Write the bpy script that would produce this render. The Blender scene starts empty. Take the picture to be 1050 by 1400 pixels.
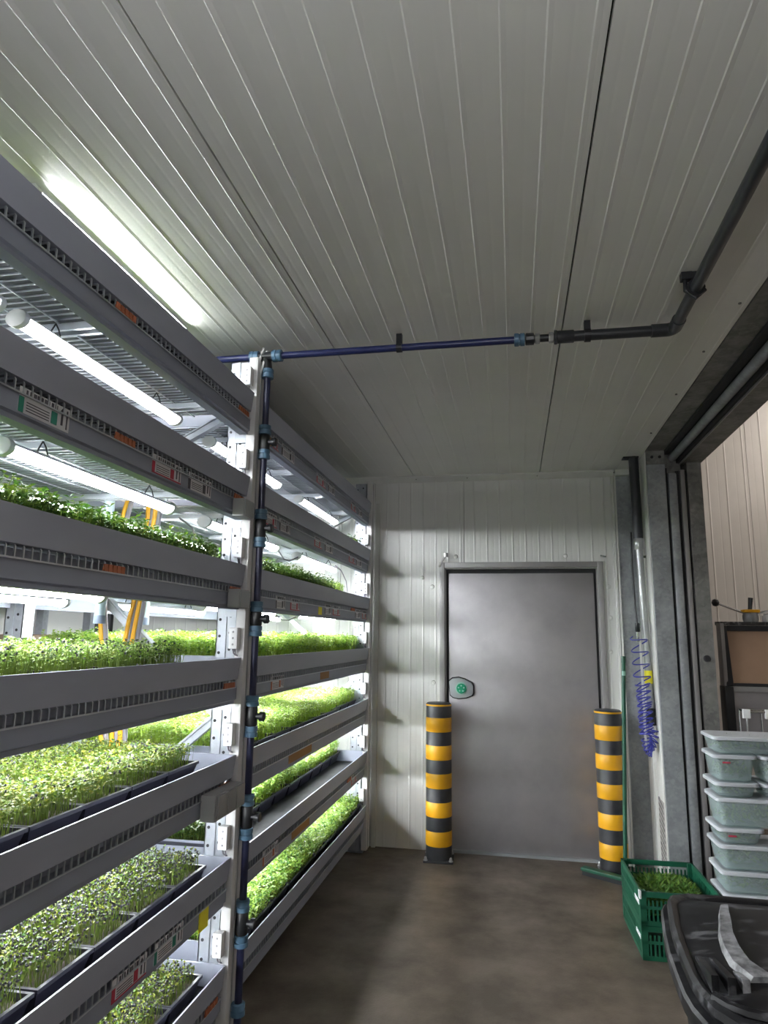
import bpy, bmesh, math, random
import numpy as np
from mathutils import Vector, Matrix

random.seed(7)
RNG = np.random.default_rng(11)
SC = bpy.context.scene
COL = SC.collection

# ------------------------------------------------------------------ camera
CAM_H = 1.55
F_PX, PITCH, YAW, ROLL = 921.475, math.radians(10.35621), math.radians(10.86859), math.radians(0.78024)
cy_, sy_, cp_, sp_ = math.cos(YAW), math.sin(YAW), math.cos(PITCH), math.sin(PITCH)
fw = Vector((-sy_ * cp_, cy_ * cp_, sp_))
rt = Vector((cy_, sy_, 0))
up = rt.cross(fw)
cr_, sr_ = math.cos(ROLL), math.sin(ROLL)
r2 = cr_ * rt + sr_ * up
u2 = -sr_ * rt + cr_ * up
cd = bpy.data.cameras.new('camera')
cd.sensor_fit = 'HORIZONTAL'
cd.sensor_width = 36
cd.lens = 36 * F_PX / 1050
cd.clip_start = 0.02
cam = bpy.data.objects.new('camera', cd)
COL.objects.link(cam)
m = Matrix((r2, u2, -fw)).transposed().to_4x4()
m.translation = Vector((0, 0, CAM_H))
cam.matrix_world = m
SC.camera = cam

# ------------------------------------------------------------------ world, exposure
w = bpy.data.worlds.new('world')
SC.world = w
w.use_nodes = True
w.node_tree.nodes['Background'].inputs[0].default_value = (0.9, 0.95, 1.0, 1)
w.node_tree.nodes['Background'].inputs[1].default_value = 0.05
SC.view_settings.view_transform = 'Standard'
SC.view_settings.look = 'None'
SC.view_settings.gamma = 1
SC.view_settings.use_curve_mapping = False
SC.view_settings.exposure = 0.5
SC.cycles.max_bounces = 8
SC.cycles.diffuse_bounces = 4
SC.cycles.transparent_max_bounces = 12
SC.cycles.sample_clamp_indirect = 6

TUBE = 64.0        # radiance of the rack tube lamps
FILL_UP = 105.0         # radiance of the added ceiling fill light
HALL = 21.0        # radiance of the hall ceiling lights


# ------------------------------------------------------------------ materials
def mat(name, c, rough=0.6, metal=0.0, c2=None, scale=8, detail=4, bump=0.0, bscale=60, stretch=None, emit=None, alpha=None,
        spec=0.5, lo=0.35, hi=0.65, rough2=None, coord='Object'):
    M = bpy.data.materials.new(name)
    M.use_nodes = True
    nt = M.node_tree
    b = nt.nodes['Principled BSDF']
    b.inputs['Base Color'].default_value = (*c, 1)
    b.inputs['Roughness'].default_value = rough
    b.inputs['Metallic'].default_value = metal
    b.inputs['Specular IOR Level'].default_value = spec
    src = None
    if c2 is not None or bump:
        tc = nt.nodes.new('ShaderNodeTexCoord')
        mp = nt.nodes.new('ShaderNodeMapping')
        nt.links.new(tc.outputs[coord], mp.inputs[0])
        if stretch:
            mp.inputs['Scale'].default_value = stretch
        src = mp.outputs[0]
    if c2 is not None:
        n = nt.nodes.new('ShaderNodeTexNoise')
        n.inputs['Scale'].default_value = scale
        n.inputs['Detail'].default_value = detail
        n.inputs['Roughness'].default_value = 0.62
        nt.links.new(src, n.inputs['Vector'])
        r = nt.nodes.new('ShaderNodeValToRGB')
        r.color_ramp.elements[0].position = lo
        r.color_ramp.elements[1].position = hi
        r.color_ramp.elements[0].color = (*c, 1)
        r.color_ramp.elements[1].color = (*c2, 1)
        nt.links.new(n.outputs[0], r.inputs[0])
        nt.links.new(r.outputs[0], b.inputs['Base Color'])
        if rough2 is not None:
            mr = nt.nodes.new('ShaderNodeMapRange')
            mr.inputs[1].default_value = lo
            mr.inputs[2].default_value = hi
            mr.inputs[3].default_value = rough
            mr.inputs[4].default_value = rough2
            nt.links.new(n.outputs[0], mr.inputs[0])
            nt.links.new(mr.outputs[0], b.inputs['Roughness'])
    if bump:
        n2 = nt.nodes.new('ShaderNodeTexNoise')
        n2.inputs['Scale'].default_value = bscale
        n2.inputs['Detail'].default_value = 3
        nt.links.new(src, n2.inputs['Vector'])
        bp = nt.nodes.new('ShaderNodeBump')
        bp.inputs['Strength'].default_value = bump
        bp.inputs['Distance'].default_value = 0.01
        nt.links.new(n2.outputs[0], bp.inputs['Height'])
        nt.links.new(bp.outputs[0], b.inputs['Normal'])
    if emit:
        b.inputs['Emission Color'].default_value = (*emit[0], 1)
        b.inputs['Emission Strength'].default_value = emit[1]
    return M


def leaf_mat(name, c, tr=0.35, rough=0.45):
    M = mat(name, c, rough, spec=0.4)
    nt = M.node_tree
    b = nt.nodes['Principled BSDF']
    t = nt.nodes.new('ShaderNodeBsdfTranslucent')
    t.inputs[0].default_value = (min(1, c[0] * 1.2), min(1, c[1] * 1.15), c[2] * 0.7, 1)
    mx = nt.nodes.new('ShaderNodeMixShader')
    mx.inputs[0].default_value = tr
    nt.links.new(b.outputs[0], mx.inputs[1])
    nt.links.new(t.outputs[0], mx.inputs[2])
    nt.links.new(mx.outputs[0], nt.nodes['Material Output'].inputs[0])
    return M


def frosted(name, c, a=0.55):
    M = mat(name, c, 0.25)
    nt = M.node_tree
    b = nt.nodes['Principled BSDF']
    t = nt.nodes.new('ShaderNodeBsdfTransparent')
    t.inputs[0].default_value = (0.86, 0.93, 0.92, 1)
    mx = nt.nodes.new('ShaderNodeMixShader')
    mx.inputs[0].default_value = a
    nt.links.new(b.outputs[0], mx.inputs[1])
    nt.links.new(t.outputs[0], mx.inputs[2])
    nt.links.new(mx.outputs[0], nt.nodes['Material Output'].inputs[0])
    return M


def galv(name, c1, c2, rough=0.42, metal=0.75, sc=26):
    M = mat(name, c1, rough, metal, bump=0.04, bscale=40)
    nt = M.node_tree
    b = nt.nodes['Principled BSDF']
    tc = nt.nodes.new('ShaderNodeTexCoord')
    v = nt.nodes.new('ShaderNodeTexVoronoi')
    v.inputs['Scale'].default_value = sc
    nt.links.new(tc.outputs['Object'], v.inputs['Vector'])
    n = nt.nodes.new('ShaderNodeTexNoise')
    n.inputs['Scale'].default_value = 9
    n.inputs['Detail'].default_value = 7
    nt.links.new(tc.outputs['Object'], n.inputs['Vector'])
    sep = nt.nodes.new('ShaderNodeSeparateColor')
    nt.links.new(v.outputs['Color'], sep.inputs[0])
    ma = nt.nodes.new('ShaderNodeMath')
    ma.operation = 'MULTIPLY_ADD'
    ma.inputs[1].default_value = 0.22
    nt.links.new(sep.outputs[0], ma.inputs[0])
    nt.links.new(n.outputs[0], ma.inputs[2])
    r = nt.nodes.new('ShaderNodeValToRGB')
    r.color_ramp.elements[0].position = 0.35
    r.color_ramp.elements[1].position = 0.95
    r.color_ramp.elements[0].color = (*c1, 1)
    r.color_ramp.elements[1].color = (*c2, 1)
    nt.links.new(ma.outputs[0], r.inputs[0])
    nt.links.new(r.outputs[0], b.inputs['Base Color'])
    return M


M = {}
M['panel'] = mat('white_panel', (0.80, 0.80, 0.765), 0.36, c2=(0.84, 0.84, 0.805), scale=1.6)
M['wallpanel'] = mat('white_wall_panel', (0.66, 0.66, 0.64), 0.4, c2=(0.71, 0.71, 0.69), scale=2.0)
M['hallpanel'] = mat('hall_panel', (0.60, 0.56, 0.52), 0.4, c2=(0.66, 0.62, 0.58), scale=1.2)
M['trim'] = mat('white_trim', (0.66, 0.66, 0.63), 0.4, c2=(0.6, 0.6, 0.57), scale=6)
M['seam'] = mat('dark_seam', (0.02, 0.02, 0.02), 0.8)
M['concrete'] = mat('concrete', (0.066, 0.052, 0.039), 0.62, c2=(0.140, 0.112, 0.087), scale=2.6, detail=9, bump=0.12, bscale=90, rough2=0.42)
M['beam'] = mat('grey_beam', (0.23, 0.25, 0.31), 0.45, 0.1, c2=(0.27, 0.29, 0.355), scale=3, stretch=(1, 0.25, 1))
M['zinc'] = galv('bright_zinc', (0.36, 0.38, 0.42), (0.50, 0.53, 0.58), 0.4, 0.45, 40)
M['wire'] = mat('zinc_wire', (0.55, 0.58, 0.62), 0.35, 0.8)
M['tray_base'] = mat('tray_underside', (0.085, 0.09, 0.10), 0.6)
M['liner'] = mat('dirty_liner', (0.014, 0.0145, 0.0155), 0.8, c2=(0.045, 0.045, 0.047), scale=9, detail=7, stretch=(1, 0.5, 1), spec=0.12)
M['floodtray'] = mat('flood_tray', (0.31, 0.33, 0.40), 0.42, c2=(0.35, 0.37, 0.44), scale=5, stretch=(1, 0.3, 1))
M['galv'] = galv('galvanised', (0.25, 0.265, 0.28), (0.42, 0.44, 0.455), 0.45, 0.4, 60)
M['galv_dark'] = galv('galvanised_dull', (0.11, 0.11, 0.105), (0.27, 0.265, 0.25), 0.6, 0.25, 50)
M['steel'] = mat('brushed_steel', (0.44, 0.425, 0.44), 0.36, 0.7, c2=(0.38, 0.365, 0.38), scale=3.5, detail=6, rough2=0.48, bump=0.015, bscale=30)
M['steel_frame'] = mat('steel_frame', (0.36, 0.35, 0.35), 0.45, 0.55, c2=(0.31, 0.30, 0.30), scale=4)
M['gasket'] = mat('black_gasket', (0.02, 0.02, 0.022), 0.7)
M['grey_plastic'] = mat('grey_plastic', (0.30, 0.32, 0.33), 0.45)
M['mid_plastic'] = mat('junction_grey', (0.36, 0.36, 0.37), 0.5)
M['lid_plastic'] = mat('socket_lid', (0.22, 0.22, 0.225), 0.45)
M['white_plastic'] = mat('white_plastic', (0.75, 0.75, 0.76), 0.4)
M['conduit'] = mat('conduit_white', (0.66, 0.65, 0.65), 0.45)
M['green_plastic'] = mat('green_plastic', (0.003, 0.060, 0.031), 0.42, c2=(0.005, 0.080, 0.042), scale=9)
M['green_knob'] = mat('green_knob', (0.0, 0.26, 0.13), 0.35)
M['mint'] = mat('mint_ring', (0.25, 0.45, 0.38), 0.5)
M['bollard_black'] = mat('bollard_black', (0.018, 0.019, 0.023), 0.45, c2=(0.03, 0.031, 0.035), scale=15)
M['bollard_yellow'] = mat('bollard_yellow', (0.78, 0.40, 0.012), 0.4, c2=(0.72, 0.35, 0.01), scale=7)
M['bolt'] = mat('zinc_bolt', (0.55, 0.55, 0.55), 0.35, 0.8)
M['blue_pipe'] = mat('blue_pipe', (0.012, 0.018, 0.085), 0.38)
M['navy_pipe'] = mat('navy_pipe', (0.010, 0.013, 0.045), 0.4)
M['union'] = mat('union_blue', (0.07, 0.145, 0.225), 0.42)
M['black_plastic'] = mat('black_plastic', (0.012, 0.013, 0.016), 0.4)
M['black_pipe'] = mat('black_pipe', (0.025, 0.027, 0.032), 0.36)
M['grey_pipe'] = mat('grey_pipe', (0.42, 0.43, 0.43), 0.3, 0.5, c2=(0.36, 0.37, 0.37), scale=10)
M['drain'] = mat('drain_grey', (0.42, 0.52, 0.58), 0.45)
M['drain_end'] = mat('drain_end', (0.16, 0.20, 0.28), 0.5)
M['coil'] = mat('coil_blue', (0.035, 0.04, 0.30), 0.35)
M['yellow'] = mat('yellow_label', (0.85, 0.76, 0.02), 0.5)
M['cable_yellow'] = mat('cable_yellow', (0.90, 0.46, 0.02), 0.45)
M['cable_grey'] = mat('cable_grey', (0.24, 0.22, 0.25), 0.5)
M['orange'] = mat('orange_tag', (0.42, 0.13, 0.06), 0.6)
M['paper'] = mat('paper', (0.62, 0.61, 0.63), 0.6)
M['ink'] = mat('ink', (0.06, 0.055, 0.07), 0.6)
M['red'] = mat('red_print', (0.42, 0.02, 0.05), 0.55)
M['green_print'] = mat('green_print', (0.02, 0.20, 0.14), 0.55)
M['rust'] = mat('rust', (0.30, 0.15, 0.04), 0.7)
M['seedtray'] = mat('seed_tray', (0.020, 0.019, 0.032), 0.4)
M['soil'] = mat('soil', (0.025, 0.018, 0.012), 0.9, c2=(0.05, 0.035, 0.02), scale=60)
M['housing'] = mat('lamp_housing', (0.55, 0.56, 0.62), 0.4)
M['cap'] = mat('lamp_cap', (0.55, 0.56, 0.55), 0.35)
M['tube'] = mat('lamp_tube', (0.9, 0.9, 0.9), 0.5, emit=((0.93, 0.97, 1.0), TUBE))
M['hall_lamp'] = mat('hall_lamp_panel', (0.9, 0.9, 0.9), 0.5, emit=((1.0, 0.93, 0.86), HALL))
M['fill_panel'] = mat('fill_light_panel', (0.9, 0.9, 0.9), 0.5, emit=((0.96, 0.98, 1.0), FILL_UP))
M['bin'] = mat('bin_black', (0.0055, 0.0055, 0.0065), 0.46, c2=(0.07, 0.07, 0.074), scale=17, detail=10, lo=0.53, hi=0.66, rough2=0.7, stretch=(0.7, 1.6, 1), spec=0.2)
M['bin_rib'] = mat('bin_scuffed', (0.035, 0.035, 0.038), 0.5, c2=(0.20, 0.20, 0.21), scale=26, detail=8, lo=0.38, hi=0.60)
M['box'] = frosted('frosted_box', (0.58, 0.66, 0.665), 0.74)
M['boxlid'] = mat('box_lid', (0.46, 0.48, 0.51), 0.35)
M['boxrim'] = mat('box_rim', (0.66, 0.70, 0.73), 0.35)
M['wood'] = mat('brown_panel', (0.33, 0.21, 0.14), 0.45, c2=(0.37, 0.24, 0.16), scale=5)
M['speckle'] = mat('scuffed_black', (0.03, 0.03, 0.03), 0.5, c2=(0.20, 0.20, 0.20), scale=45, detail=5, lo=0.5, hi=0.62)
M['chrome'] = mat('chrome', (0.7, 0.7, 0.72), 0.2, 0.9)
M['cardboard'] = mat('cardboard', (0.33, 0.24, 0.18), 0.8)
M['perf'] = mat('perforated_grey', (0.36, 0.33, 0.32), 0.5)
M['hallceil'] = mat('hall_ceiling', (0.66, 0.64, 0.58), 0.5)
M['lf_bright'] = leaf_mat('leaf_bright', (0.095, 0.15, 0.018))
M['lf_mid'] = leaf_mat('leaf_mid', (0.06, 0.115, 0.02))
M['lf_deep'] = leaf_mat('leaf_deep', (0.036, 0.095, 0.018))
M['lf_pale'] = leaf_mat('leaf_pale', (0.15, 0.185, 0.07))
M['lf_yel'] = leaf_mat('leaf_yellow', (0.165, 0.19, 0.024))
M['stem'] = leaf_mat('stem', (0.11, 0.165, 0.03))
M['l2_bright'] = leaf_mat('leaf_bright_cress', (0.29, 0.43, 0.085), 0.45)
M['l2_mid'] = leaf_mat('leaf_mid_cress', (0.185, 0.325, 0.065), 0.45)
M['l2_deep'] = leaf_mat('leaf_deep_cress', (0.08, 0.19, 0.04), 0.4)
M['l2_pale'] = leaf_mat('leaf_pale_cress', (0.42, 0.53, 0.27), 0.4)
M['stem2'] = leaf_mat('stem_cress', (0.32, 0.46, 0.09), 0.5)
M['hull'] = mat('seed_hull', (0.014, 0.012, 0.019), 0.5)
M['herb'] = leaf_mat('herb_green', (0.07, 0.17, 0.025))
M['herb2'] = leaf_mat('herb_light', (0.16, 0.28, 0.05))
M['salad'] = leaf_mat('salad_green', (0.05, 0.13, 0.05), 0.2)


# ------------------------------------------------------------------ mesh builder
class MB:
    def __init__(s):
        s.v, s.f, s.m = [], [], []

    def add(s, vs, fs, mi=0):
        o = len(s.v)
        s.v += [tuple(p) for p in vs]
        s.f += [tuple(i + o for i in f) for f in fs]
        s.m += [mi] * len(fs)
        return s

    def box(s, x0, x1, y0, y1, z0, z1, mi=0):
        vs = [(x0, y0, z0), (x1, y0, z0), (x1, y1, z0), (x0, y1, z0), (x0, y0, z1), (x1, y0, z1), (x1, y1, z1), (x0, y1, z1)]
        return s.add(vs, [(0, 3, 2, 1), (4, 5, 6, 7), (0, 1, 5, 4), (1, 2, 6, 5), (2, 3, 7, 6), (3, 0, 4, 7)], mi)

    def bar(s, p, q, w, h=None, mi=0, upv=(0, 0, 1)):
        p, q = Vector(p), Vector(q)
        h = h or w
        d = (q - p).normalized()
        u = Vector(upv)
        if abs(d.dot(u)) > 0.95:
            u = Vector((0, 1, 0))
        a = d.cross(u).normalized()
        b = a.cross(d).normalized()
        vs = []
        for c in (p, q):
            for i, j in ((-1, -1), (1, -1), (1, 1), (-1, 1)):
                vs.append(c + a * (i * w / 2) + b * (j * h / 2))
        return s.add(vs, [(0, 1, 2, 3), (7, 6, 5, 4), (0, 4, 5, 1), (1, 5, 6, 2), (2, 6, 7, 3), (3, 7, 4, 0)], mi)

    def tube(s, pts, r, n=12, mi=0, cap=True):
        pts = [Vector(p) for p in pts]
        N = len(pts)
        rs = r if isinstance(r, (list, tuple)) else [r] * N
        prev = None
        rings = []
        for i, p in enumerate(pts):
            d = (pts[min(i + 1, N - 1)] - pts[max(i - 1, 0)]).normalized()
            if prev is None:
                u = Vector((0, 0, 1)) if abs(d.z) < 0.9 else Vector((1, 0, 0))
                a = d.cross(u).normalized()
            else:
                a = (prev - d * prev.dot(d)).normalized()
            prev = a
            b = d.cross(a)
            rings.append([p + (a * math.cos(2 * math.pi * k / n) + b * math.sin(2 * math.pi * k / n)) * rs[i] for k in range(n)])
        vs = [v for R in rings for v in R]
        fs = []
        for i in range(N - 1):
            for k in range(n):
                k2 = (k + 1) % n
                fs.append((i * n + k, i * n + k2, (i + 1) * n + k2, (i + 1) * n + k))
        if cap:
            fs.append(tuple(range(n - 1, -1, -1)))
            fs.append(tuple((N - 1) * n + k for k in range(n)))
        return s.add(vs, fs, mi)

    def lathe(s, prof, c=(0, 0, 0), n=24, mi=0, axis='z'):
        vs, fs = [], []
        for (r, z) in prof:
            for k in range(n):
                a = 2 * math.pi * k / n
                x, y = r * math.cos(a), r * math.sin(a)
                P = {'z': (x, y, z), 'x': (z, x, y), 'y': (y, z, x)}[axis]
                vs.append((P[0] + c[0], P[1] + c[1], P[2] + c[2]))
        for i in range(len(prof) - 1):
            for k in range(n):
                k2 = (k + 1) % n
                fs.append((i * n + k, i * n + k2, (i + 1) * n + k2, (i + 1) * n + k))
        fs.append(tuple(range(n - 1, -1, -1)))
        fs.append(tuple((len(prof) - 1) * n + k for k in range(n)))
        return s.add(vs, fs, mi)

    def prism(s, poly, axis, a0, a1, mi=0):
        """poly of 2D points extruded along an axis: y -> (x,z), z -> (x,y), x -> (y,z)"""
        n = len(poly)
        f = {'y': lambda p, a: (p[0], a, p[1]), 'z': lambda p, a: (p[0], p[1], a), 'x': lambda p, a: (a, p[0], p[1])}[axis]
        vs = [f(p, a0) for p in poly] + [f(p, a1) for p in poly]
        fs = [(i, (i + 1) % n, n + (i + 1) % n, n + i) for i in range(n)]
        fs += [tuple(range(n - 1, -1, -1)), tuple(range(n, 2 * n))]
        return s.add(vs, fs, mi)

    def data(s, name, mats, smooth=False, bevel=0):
        me = bpy.data.meshes.new(name)
        me.from_pydata(s.v, [], s.f)
        for x in (mats if isinstance(mats, (list, tuple)) else [mats]):
            me.materials.append(x)
        me.polygons.foreach_set('material_index', s.m)
        bm = bmesh.new()
        bm.from_mesh(me)
        bmesh.ops.recalc_face_normals(bm, faces=bm.faces)
        if bevel:
            es = [e for e in bm.edges if len(e.link_faces) == 2 and e.calc_face_angle(0) > 0.5]
            bmesh.ops.bevel(bm, geom=es, offset=bevel, segments=2, profile=0.6, affect='EDGES', clamp_overlap=True)
        bm.to_mesh(me)
        bm.free()
        if smooth or bevel:
            me.polygons.foreach_set('use_smooth', [True] * len(me.polygons))
            me.set_sharp_from_angle(angle=math.radians(38))
        return me

    def build(s, name, mats, parent=None, smooth=False, bevel=0, loc=None):
        return link(name, s.data(name, mats, smooth, bevel), parent, loc)


def link(name, me, parent=None, loc=None):
    o = bpy.data.objects.new(name, me)
    COL.objects.link(o)
    if parent is not None:
        o.parent = parent
    if loc is not None:
        o.location = loc
    return o


def tag(o, label=None, cat=None, group=None, kind=None):
    if label:
        o['label'] = label
    if cat:
        o['category'] = cat
    if group:
        o['group'] = group
    if kind:
        o['kind'] = kind
    return o


def thing(name, label, cat, loc=(0, 0, 0), rz=0, group=None):
    o = bpy.data.objects.new(name, None)
    COL.objects.link(o)
    o.location = loc
    o.rotation_euler = (0, 0, rz)
    o.empty_display_size = 0.05
    return tag(o, label, cat, group)


def struct(name):
    o = bpy.data.objects.new(name, None)
    COL.objects.link(o)
    o.empty_display_size = 0.05
    o['kind'] = 'structure'
    return o


def ordw(n):
    return ['first', 'second', 'third', 'fourth', 'fifth', 'sixth', 'seventh', 'eighth', 'ninth', 'tenth', 'eleventh', 'twelfth'][n]


SHELF = ['bottom shelf', 'second shelf up', 'third shelf up', 'fourth shelf up', 'fifth shelf up', 'sixth shelf up', 'top shelf']

# ------------------------------------------------------------------ room
WALL_Y, CEIL = 5.29, 2.82
ZT = [0.333, 0.706, 1.080, 1.453, 1.826, 2.200, 2.572]     # shelf tops, from the floor up


def ribbed(a0, a1, b0, b1, plane, at, pitch=0.0985, amp=0.0017, thick=0.05, origin=0.0, rw=1.0):
    """sandwich panel: a is across the ribs, b along them. plane 'ceil' faces -z at height at, 'wall' faces -y at y=at"""
    prof = [(a0, 0.0)]
    k = math.floor((a0 - origin) / pitch) - 1
    while True:
        g = origin + 0.034 * pitch / 0.0985 + k * pitch          # shallow wide groove
        if a0 + 0.012 < g < a1 - 0.012:
            prof += [(g - 0.008, 0), (g, amp * 0.16), (g + 0.008, 0)]
        c = origin + 0.077 * pitch / 0.0985 + k * pitch          # sharp rib
        if a0 + 0.012 < c < a1 - 0.018:
            prof += [(c - 0.0022 * rw, 0), (c + 0.0018 * rw, -amp), (c + 0.014, 0)]
        k += 1
        if c > a1:
            break
    prof += [(a1, 0.0), (a1, thick), (a0, thick)]
    mb = MB()
    if plane == 'ceil':
        mb.prism([(p[0], at + p[1]) for p in prof], 'y', b0, b1)
    elif plane == 'wall':
        mb.prism([(p[0], at + p[1]) for p in prof], 'z', b0, b1)
    return mb


floor = MB().box(-3.7, 6.6, -3.1, 8.0, -0.1, 0).build('floor', M['concrete'])
floor['kind'] = 'structure'

ceil = struct('ceiling')
seams = [-3.755, -2.76, -1.765, -0.770, 0.225, 0.915]
for a, b in zip(seams[:-1], seams[1:]):
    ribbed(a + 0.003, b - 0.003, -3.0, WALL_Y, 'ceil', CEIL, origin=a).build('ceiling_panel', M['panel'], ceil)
MB().box(-3.75, 0.91, -3.0, WALL_Y, CEIL + 0.02, CEIL + 0.049).build('seam_backing', M['seam'], ceil)
for x, y in ((0.86, 3.05), (0.875, 2.6), (0.865, 3.6), (0.87, 4.3), (0.855, 2.2)):
    MB().lathe([(0.006, 0), (0.006, 0.004), (0.003, 0.006)], (x, y, CEIL - 0.006), 8).build('screw', M['galv_dark'], ceil)

wf = struct('wall_far')
DX0, DX1, DZ = -0.520, 0.628, 2.07      # door hole
for a, b in ((-3.355, -2.36), (-2.36, -1.365)):
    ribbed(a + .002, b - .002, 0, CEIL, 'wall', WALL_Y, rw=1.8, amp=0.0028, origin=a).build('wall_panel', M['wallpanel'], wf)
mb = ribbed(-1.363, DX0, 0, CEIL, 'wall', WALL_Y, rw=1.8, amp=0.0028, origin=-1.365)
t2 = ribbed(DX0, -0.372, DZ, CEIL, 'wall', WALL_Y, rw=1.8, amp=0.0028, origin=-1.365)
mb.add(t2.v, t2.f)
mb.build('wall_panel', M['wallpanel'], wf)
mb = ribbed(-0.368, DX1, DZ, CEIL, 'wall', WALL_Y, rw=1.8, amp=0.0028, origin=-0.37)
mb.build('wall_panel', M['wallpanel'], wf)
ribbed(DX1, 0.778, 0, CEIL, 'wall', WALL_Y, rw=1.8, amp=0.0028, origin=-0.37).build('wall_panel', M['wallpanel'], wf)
MB().box(-3.4, 1.04, WALL_Y + 0.03, WALL_Y + 0.06, DZ, CEIL).box(-3.4, DX0, WALL_Y + 0.03, WALL_Y + 0.06, 0, DZ).box(
    DX1, 1.04, WALL_Y + 0.03, WALL_Y + 0.06, 0, DZ).build('panel_backing', M['seam'], wf)
# plastic screw caps round the door
for x, z in ((-0.62, 1.93), (-0.435, 2.165), (0.40, 2.165), (0.705, 1.93), (0.71, 1.70), (-0.70, 2.0), (0.70, 1.45), (-0.61, 1.2)):
    MB().lathe([(0.016, 0), (0.014, -0.008), (0.006, -0.011)], (x, WALL_Y, z), 14, axis='y').build('screw_cap', M['trim'], wf, smooth=True)
# small bracket above the frame and a cable end by the right corner
MB().tube([(-0.565, WALL_Y - 0.02, 2.085), (-0.545, WALL_Y - 0.03, 2.12), (-0.52, WALL_Y - 0.03, 2.16)], 0.008, 8).lathe(
    [(0.016, 0), (0.016, 0.03)], (-0.512, WALL_Y - 0.03, 2.16), 12).build('door_contact', M['bolt'], wf, smooth=True)
MB().bar((0.655, WALL_Y - 0.012, 2.163), (0.69, WALL_Y - 0.03, 2.153), 0.012, 0.01).build('cable_end', M['black_plastic'], wf)

# trims
t = MB().prism([(WALL_Y, CEIL), (WALL_Y - 0.035, CEIL), (WALL_Y - 0.035, CEIL - 0.012), (WALL_Y - 0.008, CEIL - 0.045), (WALL_Y, CEIL - 0.05)], 'x', -3.3, 0.775)
tr = t.build('trim_1', M['trim'])
tr['kind'] = 'structure'
for x in (-0.34, 0.205, -0.75):
    MB().lathe([(0.005, 0), (0.004, -0.004)], (x, WALL_Y - 0.025, CEIL - 0.028), 8, axis='y').build('screw', M['galv_dark'], tr)
t = MB().box(0.752, 0.768, WALL_Y - 0.03, WALL_Y, 0, CEIL - 0.05).box(0.772, 0.785, WALL_Y - 0.045, WALL_Y, 0, CEIL - 0.03).build('trim_2', M['trim'])
t['kind'] = 'structure'
t = MB().box(-1.075, -1.045, WALL_Y - 0.03, WALL_Y, 0, 2.6).build('trim_3', M['trim'])
t['kind'] = 'structure'
t = MB().box(0.785, 0.92, WALL_Y - 0.05, WALL_Y, CEIL - 0.045, CEIL - 0.002).build('trim_4', M['trim'])
t['kind'] = 'structure'

# ------------------------------------------------------------------ door
d = struct('door_1')
FY = WALL_Y - 0.022
mb = MB()
for x0, x1, z0, z1 in ((-0.563, -0.522, 0, 2.118), (0.628, 0.668, 0, 2.118), (-0.522, 0.628, 2.075, 2.118)):
    mb.box(x0, x1, FY, WALL_Y + 0.06, z0, z1)
mb.build('door_frame', M['steel_frame'], d, bevel=0.003)
mb = MB()
for x0, x1, z0, z1 in ((-0.522, -0.490, 0, 2.075), (0.597, 0.628, 0, 2.075), (-0.490, 0.597, 2.032, 2.075)):
    mb.box(x0, x1, FY + 0.05, WALL_Y + 0.06, z0, z1)
mb.build('gasket', M['gasket'], d)
MB().box(-0.522, -0.513, FY + 0.02, WALL_Y + 0.05, 0, 2.07).box(0.619, 0.628, FY + 0.02, WALL_Y + 0.05, 0, 2.07).box(
    -0.513, 0.619, FY + 0.02, WALL_Y + 0.05, 2.066, 2.072).build('inner_frame', M['steel_frame'], d)
MB().box(-0.494, 0.601, FY + 0.035, WALL_Y + 0.05, 0.012, 2.034).build('door_leaf', M['steel'], d, bevel=0.004)
MB().box(-0.50, 0.61, FY + 0.005, FY + 0.045, 0.0, 0.018).build('door_sweep', M['grey_plastic'], d)
# handle plate with its round green release
LY = FY + 0.035
hp = [(-0.497, 0.055), (-0.47, 0.078), (-0.42, 0.085), (-0.37, 0.072), (-0.315, 0.045), (-0.303, 0.02), (-0.303, -0.035), (-0.312, -0.055),
      (-0.36, -0.075), (-0.42, -0.083), (-0.465, -0.075), (-0.488, -0.055)]
HZ = 1.163
MB().prism([(x, HZ + z) for x, z in hp], 'y', LY - 0.012, LY).build('handle_shadow_plate', M['gasket'], d)
hd = MB().prism([(-0.40 + (x + 0.40) * 0.93, HZ + z * 0.9) for x, z in hp], 'y', LY - 0.038, LY - 0.01).build('door_handle', M['grey_plastic'], d, bevel=0.006)
MB().lathe([(0.046, 0), (0.046, -0.005), (0.040, -0.007)], (-0.397, LY - 0.037, HZ), 28, axis='y').build('handle_ring', M['mint'], hd, smooth=True)
mb = MB().lathe([(0.036, 0), (0.036, -0.012), (0.030, -0.017)], (-0.397, LY - 0.043, HZ), 28, axis='y')
mb.build('release_knob', M['green_knob'], hd, smooth=True)
mb = MB()
for k in range(5):
    a = math.radians(90 + 72 * k)
    mb.lathe([(0.006, 0), (0.005, -0.003)], (-0.397 + 0.021 * math.cos(a), LY - 0.06, HZ + 0.021 * math.sin(a)), 10, axis='y')
mb.build('knob_dimple', M['mint'], hd)

# ------------------------------------------------------------------ right wall, jamb, lintel, hall
JY, JX = 4.74, 0.935
wr = struct('wall_right')
MB().box(0.94, 1.03, JY + 0.01, 7.0, 0, 4.05).build('wall_panel', M['trim'], wr)
MB().box(0.92, 1.03, -3.0, JY + 0.01, CEIL + 0.01, 4.05).build('upper_wall', M['hallpanel'], wr)
MB().box(0.786, 0.93, WALL_Y - 0.012, WALL_Y + 0.02, 0, CEIL - 0.045).build('galvanised_sheet', M['galv'], wr)
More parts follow.
